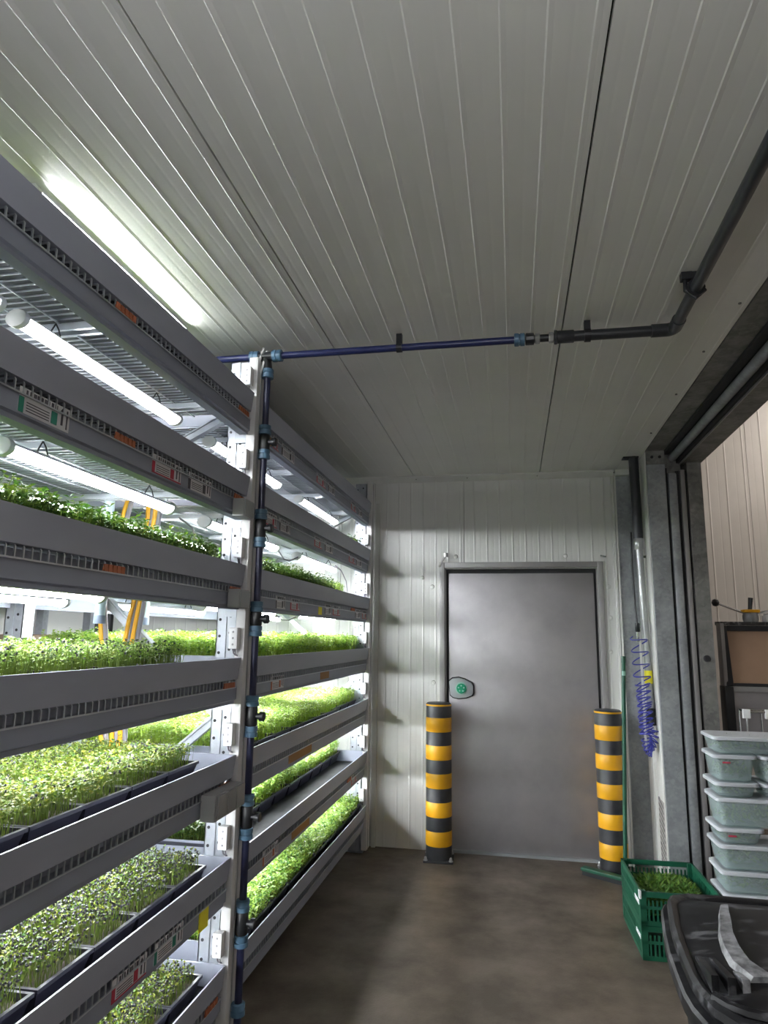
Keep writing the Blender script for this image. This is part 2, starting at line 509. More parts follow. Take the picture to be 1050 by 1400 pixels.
# two upright cover strips on the side of the jamb, and the perforated vent plate low down
MB().box(0.905, 0.94, 5.02, 5.20, 0, CEIL).build('cover_strip', M['trim'], wr, bevel=0.004)
MB().box(0.912, 0.94, 4.765, 4.95, 0, CEIL).build('cover_strip', M['trim'], wr, bevel=0.004)
mb = MB()
for k in range(15):
    mb.bar((0.909, 4.785, 0.02 + k * 0.034), (0.909, 4.925, 0.055 + k * 0.034), 0.006, 0.014)
vp = MB().box(0.9085, 0.913, 4.775, 4.94, 0.02, 0.53).build('vent_plate', M['perf'], wr)
mb.build('vent_slot', M['galv_dark'], vp)

tr = MB().box(0.916, 1.032, JY - 0.012, JY + 0.012, 0, CEIL - 0.10).build('trim_5', M['galv'])
tr['kind'] = 'structure'
tr = MB().box(0.916, 1.032, -3.0, JY + 0.012, CEIL - 0.004, CEIL + 0.012).box(0.916, 1.032, JY - 0.02, JY + 0.01, CEIL - 0.10, CEIL).build('trim_6', M['galv_dark'])
tr['kind'] = 'structure'
for x in (0.95, 1.0):
    MB().lathe([(0.010, 0), (0.010, -0.006)], (x, JY - 0.02, CEIL - 0.05), 12, axis='y').build('bolt_head', M['gasket'], tr)

# sliding door parked on the hall side: its edge posts, and the overhead track
sd = struct('door_2')
MB().box(1.05, 1.105, JY - 0.01, JY + 1.9, 0.01, 2.66).build('door_edge', M['galv'], sd, bevel=0.012)
MB().box(1.105, 1.128, JY + 0.03, JY + 1.9, 0.01, 2.68).build('rubber_seal', M['gasket'], sd)
MB().box(1.128, 1.158, JY - 0.005, JY + 1.9, 0.0, 2.68).build('guide_rail', M['steel_frame'], sd, bevel=0.004)
MB().box(1.158, 1.172, JY + 0.03, JY + 1.9, 0.0, 2.68).build('rubber_seal', M['gasket'], sd)
MB().box(1.172, 1.262, JY - 0.01, JY + 1.9, 0.0, 2.73).build('side_cover', M['galv_dark'], sd)
MB().lathe([(0.022, 0), (0.018, -0.01)], (1.215, JY - 0.01, 1.43), 14, axis='y').build('bolt_head', M['gasket'], sd)
MB().box(1.034, 1.05, JY + 0.02, JY + 1.9, 0, 2.7).build('rubber_seal', M['gasket'], sd)

tk = struct('trim_7')
MB().box(1.034, 1.142, JY + 0.04, JY + 0.3, 2.55, 3.0).build('track_end_plate', M['galv_dark'], tk)
MB().box(1.034, 1.075, -3.0, JY + 0.2, 2.80, 2.98).build('track_shadow_gap', M['gasket'], tk)
MB().tube([(1.095, -3.0, 2.775), (1.095, JY + 0.1, 2.775)], 0.026, 12).build('track_tube', M['galv'], tk, smooth=True)
MB().box(1.118, 1.136, -3.0, JY + 0.2, 2.735, 2.85).build('rubber_flap', M['gasket'], tk)
MB().box(1.136, 1.142, -3.0, JY + 0.2, 2.722, 2.75).build('track_edge', M['steel_frame'], tk)
MB().box(1.142, 1.27, -3.0, JY + 0.2, 2.728, 3.05).build('track_cover', M['galv_dark'], tk)

HWY = 6.5
wh = struct('wall_hall')
x = 1.03
while x < 6.2:
    ribbed(x + .002, min(x + 1.098, 6.3), 0, 4.02, 'wall', HWY, pitch=0.157, amp=0.0042, rw=1.6, origin=x).build('wall_panel', M['hallpanel'], wh)
    x += 1.1
MB().box(1.03, 6.3, HWY - 0.03, HWY, 3.93, 3.97).build('cornice_strip', M['galv_dark'], wh)
o = MB().box(1.03, 6.4, -3.0, HWY + .05, 4.03, 4.1).build('ceiling_hall', M['hallceil'])
o['kind'] = 'structure'
o = MB().box(6.3, 6.4, -3.0, HWY + .05, 0, 4.03).build('wall_hall_side', M['hallpanel'])
o['kind'] = 'structure'
o = MB().box(-3.7, 6.4, -3.1, -3.0, 0, 4.1).build('wall_back', M['hallpanel'])
o['kind'] = 'structure'
o = MB().box(-3.75, -3.65, -3.0, 5.4, 0, 2.86).build('wall_left', M['wallpanel'])
o['kind'] = 'structure'

# hall ceiling lights (out of the frame)
def hall_light(x, y, label):
    t = thing('ceiling_light', label, 'light', (x, y, 3.99))
    MB().box(-0.16, 0.16, -0.62, 0.62, -0.03, 0.03).build('housing', M['housing'], t)
    MB().box(-0.14, 0.14, -0.60, 0.60, -0.036, -0.03).build('diffuser', M['hall_lamp'], t)


hall_light(2.9, 5.5, 'long hall ceiling light by the panelled hall wall')
hall_light(5.0, 4.0, 'long hall ceiling light further along the hall')

# unseen fill light, added behind the camera to brighten the ceiling
t = thing('added_fill_light', 'added fill light behind the camera, shining up at the ceiling', 'light', (-0.1, -1.1, 2.28))
MB().box(-0.11, 0.11, -0.75, 0.75, -0.03, 0.02).build('housing', M['housing'], t, bevel=0.006)
MB().box(-0.10, 0.10, -0.73, 0.73, 0.02, 0.028).build('diffuser', M['fill_panel'], t)
for y in (-0.6, 0.6):
    MB().tube([(0, y, 0.02), (0, y, CEIL - 2.28)], 0.003, 6).build('wire', M['wire'], t)

# ------------------------------------------------------------------ grow rack
BX = -1.10          # face of the beams
BACKX = -2.22
NEAR = (0.10, 2.635)
FAR = (2.765, 5.115)
rack = thing('grow_rack', 'long galvanised grow rack with seven grey beam shelves in two bays', 'rack')


def upright(x0, x1, y, face_boxes):
    mb = MB()
    w_, d_, tck = x1 - x0, 0.075, 0.004
    # open section: side flange facing the camera with a raised middle, plus front and back webs
    mb.box(x0, x1, y, y + tck, 0.0, 2.735)
    mb.box(x0 + 0.028, x0 + 0.046, y - 0.005, y, 0.0, 2.735)
    mb.box(x0, x0 + tck, y, y + d_, 0.0, 2.735)
    mb.box(x1 - tck, x1, y, y + d_, 0.0, 2.735)
    mb.box(x0, x0 + 0.02, y + d_ - tck, y + d_, 0, 2.735)
    mb.box(x1 - 0.02, x1, y + d_ - tck, y + d_, 0, 2.735)
    u = mb.build('upright', M['zinc'], rack)
    hm = MB()
    for z in np.arange(0.12, 2.72, 0.0675):
        for hx, k in ((x0 + 0.016, 0), (x1 - 0.026, 1)):
            zz = z + (0.014 if k else 0)
            poly = [(hx + 0.0062 * math.cos(a), zz + 0.0062 * math.sin(a)) for a in np.linspace(0, 2 * math.pi, 8, endpoint=False)]
            hm.prism(poly, 'y', y - 0.0015, y + 0.002)
    hm.build('bolt_holes', M['gasket'], u)['kind'] = 'stuff'
    MB().box(x0 - 0.02, x1 + 0.02, y - 0.015, y + d_ + 0.015, 0.0, 0.006).build('foot_plate', M['zinc'], u)
    return u


FRAMES = (0.02, 2.665, 5.125)
for y in FRAMES:
    for (x0, x1) in ((-1.215, -1.128), (BACKX + 0.0, BACKX + 0.09)):
        upright(x0, x1, y, True)
    # zigzag bracing in the frame plane
    xa, xb = -1.20, BACKX + 0.07
    pts = [(xa, 0.10), (xb, 0.42), (xa, 1.215), (xb, 2.02), (xa, 2.52)]
    for (p, q) in zip(pts[:-1], pts[1:]):
        MB().bar((p[0], y + 0.037, p[1]), (q[0], y + 0.037, q[1]), 0.035, 0.032, upv=(0, 1, 0)).bar(
            (p[0], y + 0.02, p[1] + 0.012), (q[0], y + 0.02, q[1] + 0.012), 0.004, 0.008, upv=(0, 1, 0)).build('brace', M['zinc'], rack)


def sticker(mb_parent, y0, y1, z0, z1, style):
    """paper shelf label with printed blocks, on the beam face"""
    mb = MB()
    x = BX
    W, Hh = y1 - y0, z1 - z0
    mb.box(x, x + 0.0012, y0, y1, z0, z1, 0)

    def blk(u0, u1, v0, v1, mi):
        mb.box(x + 0.001, x + 0.0020, y0 + u0 * W, y0 + u1 * W, z0 + v0 * Hh, z0 + v1 * Hh, mi)
    ci = {'red': 2, 'green': 3, 'white': 1, 'orange': 4}[style]
    blk(0.0, 0.09, 0.0, 0.62, ci)
    blk(0.62, 0.74, 0.1, 0.62, ci)
    if style == 'red':
        blk(0.0, 1.0, 0.0, 0.07, ci)
    for k in range(4):
        blk(0.14, 0.58, 0.12 + 0.11 * k, 0.155 + 0.11 * k, 1)
    for k in range(9):
        blk(0.12 + 0.07 * k, 0.15 + 0.07 * k + 0.012 * (k % 3), 0.68, 0.94, 1)
    # arrow
    blk(0.82, 0.86, 0.2, 0.8, 1)
    mb.prism([(y0 + 0.79 * W, z0 + 0.75 * Hh), (y0 + 0.89 * W, z0 + 0.75 * Hh), (y0 + 0.84 * W, z0 + 0.93 * Hh)], 'x', x + 0.001, x + 0.002, 1)
    blk(0.93, 0.955, 0.1, 0.9, 1)
    mb.build('label_sticker', [M['paper'], M['ink'], M['red'], M['green_print'], M['orange']], mb_parent)


STICK = {  # (shelf index from the floor, bay): stickers on the beam
    (5, 0): [(1.285, 1.465, 'green', 0.0), (1.872, 2.06, 'red', 0), (2.115, 2.295, 'white', 0)],
    (1, 0): [(1.875, 2.055, 'red', 0), (2.10, 2.285, 'green', 0)],
    (6, 1): [(2.92, 3.00, 'red', 0), (3.04, 3.24, 'white', 0), (3.65, 3.84, 'red', 0), (3.90, 4.06, 'white', 0), (4.50, 4.66, 'red', 0), (4.72, 4.86, 'white', 0)],
    (5, 1): [(2.86, 3.02, 'red', 0), (3.055, 3.22, 'white', 0), (3.645, 3.80, 'red', 0), (3.86, 4.05, 'white', 0), (4.47, 4.66, 'red', 0), (4.69, 4.88, 'white', 0)],
    (4, 1): [(3.05, 3.19, 'white', 0), (3.265, 3.42, 'red', 0), (3.90, 4.05, 'white', 0), (4.085, 4.27, 'red', 0), (4.70, 4.86, 'white', 0), (4.92, 5.08, 'red', 0)],
    (3, 1): [(3.03, 3.21, 'orange', 0)],
    (1, 1): [(3.02, 3.22, 'orange', 0), (4.68, 4.86, 'red', 0)],
}
RUST = {(3, 1): [(3.85, 4.04)], (2, 1): [(3.33, 3.72)], (1, 1): [(3.42, 3.72)], (6, 1): [(2.80, 2.90)]}
ORANGE = {(6, 0): [1.66, 2.55], (5, 0): [1.71, 2.55], (4, 0): [1.71, 2.555], (3, 0): [2.55], (2, 0): [2.55], (0, 0): [2.54], (4, 1): [4.60], (1, 1): [4.6]}

# beam profile (x, z below shelf top)
def beam_mesh(y0, y1, face=BX, sgn=1):
    d = lambda v: face - sgn * v
    poly = [(d(0.0), -0.116), (d(0.0), -0.163), (d(0.008), -0.168), (d(0.008), -0.180), (d(0.045), -0.180), (d(0.045), -0.0895), (d(0.030), -0.0895), (d(0.030), -0.116)]
    return MB().prism(poly, 'y', y0, y1).data('beam', M['beam'])


def deck_mesh(y0, y1):
    """wire mesh deck: cross wires hooked down over both beams, long wires, and channel supports"""
    mb = MB()
    n = int((y1 - y0) / 0.0285)
    r = 0.0042
    for k in range(n):
        y = y0 + 0.02 + k * (y1 - y0 - 0.04) / (n - 1)
        mb.bar((BX + 0.001, y, -0.0872), (BACKX + 0.02, y, -0.0872), r, r)
        mb.bar((BX + 0.001, y, -0.088), (BX + 0.001, y, -0.116), r, r, upv=(1, 0, 0))
    for x in np.linspace(BX - 0.055, BACKX + 0.06, 11):
        mb.bar((x, y0 + 0.01, -0.0915), (x, y1 - 0.01, -0.0915), r, r)
    mb.bar((BX + 0.004, y0 + 0.01, -0.116), (BX + 0.004, y1 - 0.01, -0.116), r, r)
    for k in range(4):
        y = y0 + 0.18 + k * (y1 - y0 - 0.36) / 3
        for dy in (-0.018, 0.018):
            mb.box(BACKX + 0.05, BX - 0.05, y + dy - 0.004, y + dy + 0.004, -0.118, -0.097)
    return mb.data('mesh_deck', M['wire'])


def flood_mesh(y0, y1):
    mb = MB()
    x0, x1 = BACKX, -1.080
    zb = -0.084
    t_ = 0.006
    out = [(x1, 0.0), (x1 - 0.012, zb), (x0 + 0.012, zb), (x0, 0.0)]
    inn = [(x0 + t_, 0.0), (x0 + 0.012 + t_, zb + t_), (x1 - 0.012 - t_, zb + t_), (x1 - t_, 0.0)]
    mb.prism(out + inn, 'y', y0 + t_, y1 - t_)
    mb.prism([(x1, 0), (x1 - .012, zb), (x0 + .012, zb), (x0, 0)], 'y', y0, y0 + t_)
    mb.prism([(x1, 0), (x1 - .012, zb), (x0 + .012, zb), (x0, 0)], 'y', y1 - t_, y1)
    for k in range(10):      # floor ribs
        x = x0 + 0.08 + k * 0.108
        mb.box(x - 0.004, x + 0.004, y0 + 0.05, y1 - 0.05, zb + t_, zb + t_ + 0.003)
    return mb.data('flood_tray', M['floodtray'])


decks = [deck_mesh(*NEAR), deck_mesh(*FAR)]
beams = [beam_mesh(*NEAR), beam_mesh(*FAR)]
rbeams = [beam_mesh(NEAR[0], NEAR[1], BACKX, -1), beam_mesh(FAR[0], FAR[1], BACKX, -1)]
liners = [MB().box(BACKX + 0.025, -1.105, y0 + 0.035, y1 - 0.03, -0.0778, -0.0742).data('floor_liner', M['liner']) for y0, y1 in (NEAR, FAR)]
bases = [MB().box(BACKX + 0.04, -1.115, y0 + 0.03, y1 - 0.03, -0.0850, -0.0838).data('tray_base', M['tray_base']) for y0, y1 in (NEAR, FAR)]
floods = [flood_mesh(NEAR[0] + 0.02, NEAR[1] - 0.015), flood_mesh(FAR[0] + 0.015, FAR[1] - 0.005)]
plate = MB().box(BX - 0.075, BX - 0.030, -0.006, -0.002, -0.21, -0.085).box(BX - 0.03, BX - 0.0255, -0.006, 0.03, -0.21, -0.085).data('end_plate', M['zinc'])
for b, (y0, y1) in enumerate((NEAR, FAR)):
    for i, zt in enumerate(ZT):
        bo = link('beam', beams[b], rack, (0, 0, zt))
        link('beam', rbeams[b], rack, (0, 0, zt))
        dk = link('mesh_deck', decks[b], rack, (0, 0, zt))
        dk['kind'] = 'stuff'
        for yy in (y1 + 0.026,):
            link('end_plate', plate, bo, (0, yy, 0))
        for (sy0, sy1, st, _) in STICK.get((i, b), []):
            sticker(bo, sy0, sy1, -0.158, -0.098, st)
        for (ry0, ry1) in RUST.get((i, b), []):
            MB().box(BX, BX + 0.0008, ry0, ry1, -0.160, -0.120).build('rust_patch', M['rust'], bo)
        for oy in ORANGE.get((i, b), []):
            mb = MB()
            for k in range(5):
                mb.box(BX + 0.004, BX + 0.008, oy - 0.05 + k * 0.021, oy - 0.05 + k * 0.021 + 0.016, -0.114, -0.094)
            mb.box(BX + 0.003, BX + 0.006, oy - 0.052, oy + 0.052, -0.114, -0.104)
            mb.build('orange_tag', M['orange'], dk)
        fo = link('flood_tray', floods[b], None, (0, 0, zt))
        link('floor_liner', liners[b], fo)
        link('tray_base', bases[b], fo)
        tag(fo, 'grey flood tray with sloping sides on the %s of the %s bay' % (SHELF[i], ('near', 'far')[b]), 'tray', 'flood trays of the grow rack')

# yellow tag on the second shelf beam (near bay) and on the fifth (far bay)
MB().box(BX, BX + 0.004, 2.405, 2.475, ZT[1] - 0.185, ZT[1] - 0.115).build('yellow_tag', M['yellow'], rack)
MB().box(BX, BX + 0.002, 3.77, 3.84, ZT[4] - 0.165, ZT[4] - 0.12).build('yellow_tag', M['yellow'], rack)

# ------------------------------------------------------------------ lamps
LL = 0.93


def lamp_proto():
    hs = MB()
    n = 7
    prof = [(0.030 * math.cos(math.pi * k / n), 0.014 * math.sin(math.pi * k / n) + 0.0) for k in range(n + 1)]
    hs.prism(prof, 'y', -LL / 2 + 0.02, LL / 2 - 0.02)
    df = MB()
    prof = [(-0.026, 0.0)] + [(-0.026 * math.cos(a), -0.024 * math.sin(a)) for a in (0.5, 1.1, math.pi - 1.1, math.pi - 0.5)] + [(0.026, 0.0)]
    df.prism(prof, 'y', -LL / 2 + 0.022, LL / 2 - 0.022)
    caps = []
    for s in (-1, 1):
        c = MB()
        ang = np.linspace(0, 2 * math.pi, 14, endpoint=False)
        poly = [(0.034 * math.cos(a), -0.004 + 0.027 * math.sin(a)) for a in ang]
        c.prism(poly, 'y', s * (LL / 2 - 0.022), s * LL / 2)
        caps.append(c.data('end_cap', M['cap'], smooth=True, bevel=0.004))
    hk = MB()
    for y in (-0.30, 0.30):
        hk.tube([(-0.02, y, 0.012), (-0.012, y, 0.035), (0.0, y, 0.055)], 0.0025, 5)
        hk.tube([(0.02, y, 0.012), (0.012, y, 0.035), (0.0, y, 0.055)], 0.0025, 5)
    return hs.data('housing', M['housing'], smooth=True), df.data('tube', M['tube']), caps, hk.data('hanger', M['black_plastic'])


LP = lamp_proto()


def lamp(x, y, z, label, hang=True):
    t = thing('tube_lamp', label, 'lamp', (x, y, z), 0, 'tube lamps of the grow rack')
    link('housing', LP[0], t)
    link('diffuser', LP[1], t)
    link('end_cap', LP[2][0], t)
    link('end_cap', LP[2][1], t)
    if hang:
        link('hanger', LP[3], t)
    return t


LAMP_Y = {0: (2.00, 1.00), 1: (3.24, 4.57)}
for b in (0, 1):
    for i in range(1, 7):
        for r, x in enumerate((-1.355, -1.79)):
            for k, y in enumerate(LAMP_Y[b]):
                if i == 4 and b == 0 and r == 0:
                    y -= 0.42
                lamp(x, y, ZT[i] - 0.155, 'tube lamp under %s, %s bay, %s row, %s blue pipe' % (
                    SHELF[i], ('near', 'far')[b], ('front', 'back')[r], ('next to', 'away from')[k]))
lamp(-1.352, 1.985, CEIL - 0.016, 'lit white tube lamp on the ceiling above the near bay', hang=False)
lamp(-1.79, 1.985, CEIL - 0.016, 'lit white tube lamp on the ceiling, behind the other ceiling tube', hang=False)

# loose lamp leads
for (p, lab) in (([(-1.33, 2.50, 2.01), (-1.31, 2.58, 1.98), (-1.29, 2.62, 1.90), (-1.27, 2.64, 1.84)], 'thin grey lamp lead dropping beside the near upright, sixth shelf'),
                 ([(-1.34, 3.72, 2.03), (-1.33, 3.80, 1.985), (-1.33, 3.90, 1.985), (-1.335, 4.08, 2.03)], 'black lead between two tube lamps under sixth shelf, far bay'),
                 ([(-1.34, 3.72, 1.655), (-1.33, 3.80, 1.63), (-1.33, 3.92, 1.63), (-1.335, 4.08, 1.655)], 'black lead between two tube lamps under fifth shelf, far bay'),
                 ([(-1.28, 4.80, 2.05), (-1.26, 4.90, 2.02), (-1.24, 4.97, 1.95), (-1.235, 5.0, 1.87)], 'grey lead hanging by the far post under the sixth shelf')):
    tag(MB().tube(p, 0.004, 6).build('lamp_lead', M['cable_grey']), lab, 'cable')

# ------------------------------------------------------------------ cable trunking, junction boxes, sockets
for y, nm in ((2.635, 'near'), (5.10, 'far')):
    tk_ = thing('cable_trunking', 'white cable trunking running up the %s post of the grow rack' % nm, 'trunking', (-1.095, y, 0))
    MB().box(-0.022, 0.018, 0, 0.10, 0.02, 2.745).build('channel', M['conduit'], tk_, bevel=0.003)
    MB().box(-0.026, 0.021, 0.036, 0.044, 0.02, 2.73).build('cover_edge', M['mid_plastic'], tk_)
jb = MB().box(-0.018, 0.018, -0.034, 0.0, -0.042, 0.042).data('box', M['white_plastic'], bevel=0.003)
js = MB()
for z in (-0.025, 0, 0.025):
    js.lathe([(0.0045, -0.0345), (0.0035, -0.036)], (0, 0, z), 8, axis='y')
js = js.data('screw', M['mid_plastic'])
jw = MB().tube([(-0.006, -0.015, -0.042), (-0.004, -0.01, -0.06), (0.004, 0.0, -0.07)], 0.003, 6).tube([(0.006, -0.015, -0.042), (0.006, -0.01, -0.065), (0.008, 0.01, -0.075)], 0.003, 6).data('lead', M['cable_grey'])
for y, nm in ((2.634, 'near'), (5.099, 'far')):
    for i, z in enumerate((0.402, 0.776, 1.157, 1.53, 1.90, 2.278, 2.648)):
        if nm == 'far' and i == 6:
            continue
        t = thing('junction_box', 'small white junction box on the %s post, %s from the floor' % (nm, ordw(i)), 'junction box', (-1.112, y, z), 0, 'junction boxes on the rack posts')
        link('box', jb, t)
        link('screw', js, t)
        link('lead', jw, t)
for i, zz in ((5, 2.048), (4, 1.685)):
    t = thing('switch_box', 'square grey switch box at the right end of the %s beam, near bay' % ('sixth' if i == 5 else 'fifth'), 'switch box', (BX + 0.002, 2.545, zz))
    MB().box(0, 0.05, -0.052, 0.048, -0.036, 0.036).build('box', M['mid_plastic'], t, bevel=0.004)
    MB().box(0.05, 0.054, -0.046, 0.042, -0.031, 0.031).build('lid', M['grey_plastic'], t)
t = thing('power_socket', 'grey triple power socket with flip lids on the third shelf beam', 'socket', (BX + 0.002, 2.50, 0.94))
MB().box(0, 0.055, -0.14, 0.11, -0.045, 0.045).build('body', M['mid_plastic'], t, bevel=0.004)
for k in range(3):
    y = -0.135 + k * 0.083
    MB().box(0.055, 0.068, y, y + 0.074, -0.035, 0.043).build('flip_lid', M['lid_plastic'], t, bevel=0.005)
tag(MB().tube([(-1.085, 2.68, 2.60), (-1.08, 2.672, 2.68), (-1.06, 2.66, 2.73), (-1.045, 2.66, 2.78)], 0.006, 8).tube(
    [(-1.098, 2.68, 2.60), (-1.092, 2.668, 2.69), (-1.075, 2.65, 2.74), (-1.06, 2.65, 2.79)], 0.006, 8).build('supply_cable', M['conduit'], smooth=True),
    'pair of grey cables bending up to the ceiling at the near post', 'cable')

# ------------------------------------------------------------------ water pipes
PY, PZ = 2.665, 2.757
wp = thing('water_pipe', 'blue and black water pipe with unions, running under the ceiling and down the near post', 'pipe')
MB().tube([(-2.3, PY, PZ), (-1.10, PY, PZ)], 0.0155, 14).tube([(-1.02, PY, PZ), (0.03, PY, PZ)], 0.0155, 14).build('blue_pipe', M['blue_pipe'], wp, smooth=True)
VX, VY = -1.052, 2.69


def union(z=None, x=None, nm='union', mt='union'):
    prof = [(0.021, -0.022), (0.027, -0.020), (0.027, -0.004), (0.024, -0.003), (0.024, 0.003), (0.0265, 0.004), (0.0265, 0.020), (0.020, 0.022)]
    if z is not None:
        MB().lathe(prof, (VX, VY, z), 18).build(nm, M[mt], wp, smooth=True)
    else:
        MB().lathe(prof, (x, PY, PZ), 18, axis='x').build(nm, M[mt], wp, smooth=True)


MB().tube([(VX, VY, 0.0), (VX, VY, 2.70)], 0.0145, 14).build('riser', M['navy_pipe'], wp, smooth=True)
MB().tube([(-1.09, PY, PZ), (-1.01, PY, PZ)], 0.021, 14).tube([(VX, PY, PZ), (VX, VY, 2.70)], 0.021, 14).build('pipe_tee', M['black_plastic'], wp, smooth=True)
union(x=-1.105)
union(x=-1.000)
union(z=2.685)
for za, zb in ((2.425, 2.315), (2.050, 1.930), (1.660, 1.560), (1.280, 1.160), (0.900, 0.775), (0.515, 0.390)):
    union(z=za, mt='union')
    union(z=zb, mt='union')
    zc = (za + zb) / 2
    v = MB().lathe([(0.0195, zb + 0.018), (0.024, zb + 0.026), (0.024, za - 0.026), (0.0195, za - 0.018)], (VX, VY, 0), 16).build('valve_body', M['black_plastic'], wp, smooth=True)
    MB().lathe([(0.012, 0.015), (0.012, 0.034), (0.019, 0.036), (0.019, 0.052), (0.014, 0.056)], (VX, VY, zc), 16, axis='x').build('valve_knob', M['black_plastic'], v, smooth=True)
union(z=0.155)
union(x=0.048)
MB().lathe([(0.022, 0.072), (0.025, 0.075), (0.025, 0.105), (0.018, 0.108)], (0, PY, PZ), 12, axis='x').build('threaded_nut', M['black_plastic'], wp)
for x0 in (0.110, 0.165):
    MB().lathe([(0.019, x0), (0.022, x0 + 0.003), (0.022, x0 + 0.017), (0.019, x0 + 0.02)], (0, PY, PZ), 6, axis='x').build('hex_nipple', M['grey_pipe'], wp)
MB().tube([(0.10, PY, PZ), (0.20, PY, PZ)], 0.0155, 12).build('nipple', M['black_plastic'], wp, smooth=True)
MB().lathe([(0.026, 0.186), (0.029, 0.188), (0.029, 0.196), (0.026, 0.199), (0.026, 0.262), (0.024, 0.265)], (0, PY, PZ), 16, axis='x').build('coupling', M['black_pipe'], wp, smooth=True)
EX = 0.648
MB().tube([(0.25, PY, PZ), (EX - 0.06, PY, PZ)], 0.0215, 16).tube([(EX, PY - 0.06, PZ), (EX, -2.9, PZ)], 0.0215, 16).build('black_pipe', M['black_pipe'], wp, smooth=True)
pts = [(EX - 0.085, PY, PZ), (EX - 0.03, PY, PZ)] + [(EX - 0.03 + 0.03 * math.sin(a), PY - 0.03 + 0.03 * math.cos(a), PZ) for a in np.linspace(0.2, math.pi / 2, 6)] + [(EX, PY - 0.09, PZ)]
MB().tube(pts, 0.026, 16).build('elbow', M['black_pipe'], wp, smooth=True)
for (x, y, ax) in ((-0.455, PY, 'x'), (0.318, PY, 'x'), (EX, 2.34, 'y'), (EX, 0.9, 'y')):
    r = 0.020 if x < 0 else 0.027
    mb = MB()
    if ax == 'x':
        mb.lathe([(r, -0.012), (r, 0.012)], (x, y, PZ), 16, axis='x').box(x - 0.012, x + 0.012, y - 0.012, y + 0.012, PZ, CEIL - 0.003)
    else:
        mb.lathe([(r + 0.004, -0.012), (r + 0.004, 0.012)], (x, y, PZ), 16, axis='y').box(x - 0.012, x + 0.012, y - 0.012, y + 0.012, PZ, CEIL - 0.003)
        mb.box(x - 0.045, x - 0.01, y - 0.014, y + 0.014, CEIL - 0.03, CEIL - 0.003).tube([(x - 0.03, y, CEIL - 0.02), (x - 0.032, y, PZ - 0.005), (x, y, PZ - 0.035), (x + 0.032, y, PZ - 0.005)], 0.008, 8)
    mb.build('pipe_clip', M['black_plastic'], wp)

# drain stubs under the flood trays behind the post
for i in range(1, 7):
    zt = ZT[i]
    for y, s in ((2.52, 'near'), (2.86, 'far')):
        t = thing('drain_stub', 'grey drain stub hanging under the %s flood tray, %s bay' % (SHELF[i].replace(' up', '').replace(' shelf', '-shelf'), s), 'drain pipe', (-1.66, y, zt), 0, 'drain stubs of the flood trays')
        MB().tube([(0, 0, -0.072), (0, 0, -0.215)], 0.021, 14).build('pipe', M['drain'], t, smooth=True)
        MB().tube([(0, 0, -0.212), (0, 0, -0.245)], 0.0235, 14).build('end_sleeve', M['drain_end'], t, smooth=True)

# yellow and grey cables between the bays
for k, (pa, wd) in enumerate((
        ([(-1.60, 2.40), (-1.66, 2.10), (-1.73, 1.80), (-1.745, 1.66), (-1.725, 1.52), (-1.695, 1.44), (-1.70, 1.30), (-1.70, 1.17), (-1.67, 1.06), (-1.65, 0.95), (-1.66, 0.62)], 0),
        ([(-1.56, 2.42), (-1.55, 2.05), (-1.57, 1.75), (-1.60, 1.60), (-1.62, 1.44), (-1.64, 1.25), (-1.635, 1.12), (-1.635, 1.05), (-1.64, 0.95), (-1.64, 0.60)], 1),
        ([(-1.50, 2.43), (-1.51, 2.05), (-1.54, 1.75), (-1.56, 1.60), (-1.58, 1.44), (-1.60, 1.25), (-1.59, 1.12), (-1.61, 1.05), (-1.62, 0.95), (-1.62, 0.60)], 2))):
    y = 2.662 - 0.012 * k
    t = thing('power_cable', ['yellow and grey flat cable bowed out furthest from the near upright, behind the shelves',
                              'yellow and grey flat cable hanging in the middle of three between bays',
                              'yellow and grey flat cable hanging closest to the near upright'][k], 'cable', (0, 0, 0), 0, 'cables between the bays')
    P = [Vector((x, y, z)) for x, z in pa]
    for nm, off, mm in (('yellow_core', -0.008, 'cable_yellow'), ('grey_core', 0.010, 'cable_grey')):
        MB().tube([p + Vector((off + (0.004 if k else -0.002), 0.002 if off > 0 else -0.002, 0)) for p in P], 0.0105, 8).build(nm, M[mm], t, smooth=True)

# ------------------------------------------------------------------ seed trays and sprouts
TW, TD, TH = 0.229, 0.50, 0.065
ctr = MB()
x0, x1, y0, y1 = -TD / 2, TD / 2, -TW / 2, TW / 2
e, f_ = 0.012, 0.010
A = [(x0, y0, TH), (x1, y0, TH), (x1, y1, TH), (x0, y1, TH)]
B = [(x0 + f_, y0 + f_, TH), (x1 - f_, y0 + f_, TH), (x1 - f_, y1 - f_, TH), (x0 + f_, y1 - f_, TH)]
C = [(x0 + f_ + e, y0 + f_ + e, 0.004), (x1 - f_ - e, y0 + f_ + e, 0.004), (x1 - f_ - e, y1 - f_ - e, 0.004), (x0 + f_ + e, y1 - f_ - e, 0.004)]
A2 = [(p[0], p[1], TH - 0.010) for p in A]
B2 = [(x0 + f_ * .5, y0 + f_ * .5, TH - 0.010), (x1 - f_ * .5, y0 + f_ * .5, TH - 0.010), (x1 - f_ * .5, y1 - f_ * .5, TH - 0.010), (x0 + f_ * .5, y1 - f_ * .5, TH - 0.010)]
D = [(p[0], p[1], 0.0) for p in C]
rings = [D, B2, A2, A, B, C]
vs = [p for R in rings for p in R]
fs = []
for i in range(5):
    for k in range(4):
        k2 = (k + 1) % 4
        fs.append((i * 4 + k, i * 4 + k2, (i + 1) * 4 + k2, (i + 1) * 4 + k))
fs += [(3, 2, 1, 0), (20, 21, 22, 23)]
TRAY = MB().add(vs, fs).data('seed_tray', M['seedtray'])
g = 0.016
SOIL = MB().box(x0 + g, x1 - g, y0 + g, y1 - g, 0.02, TH - 0.016).data('soil', M['soil'])


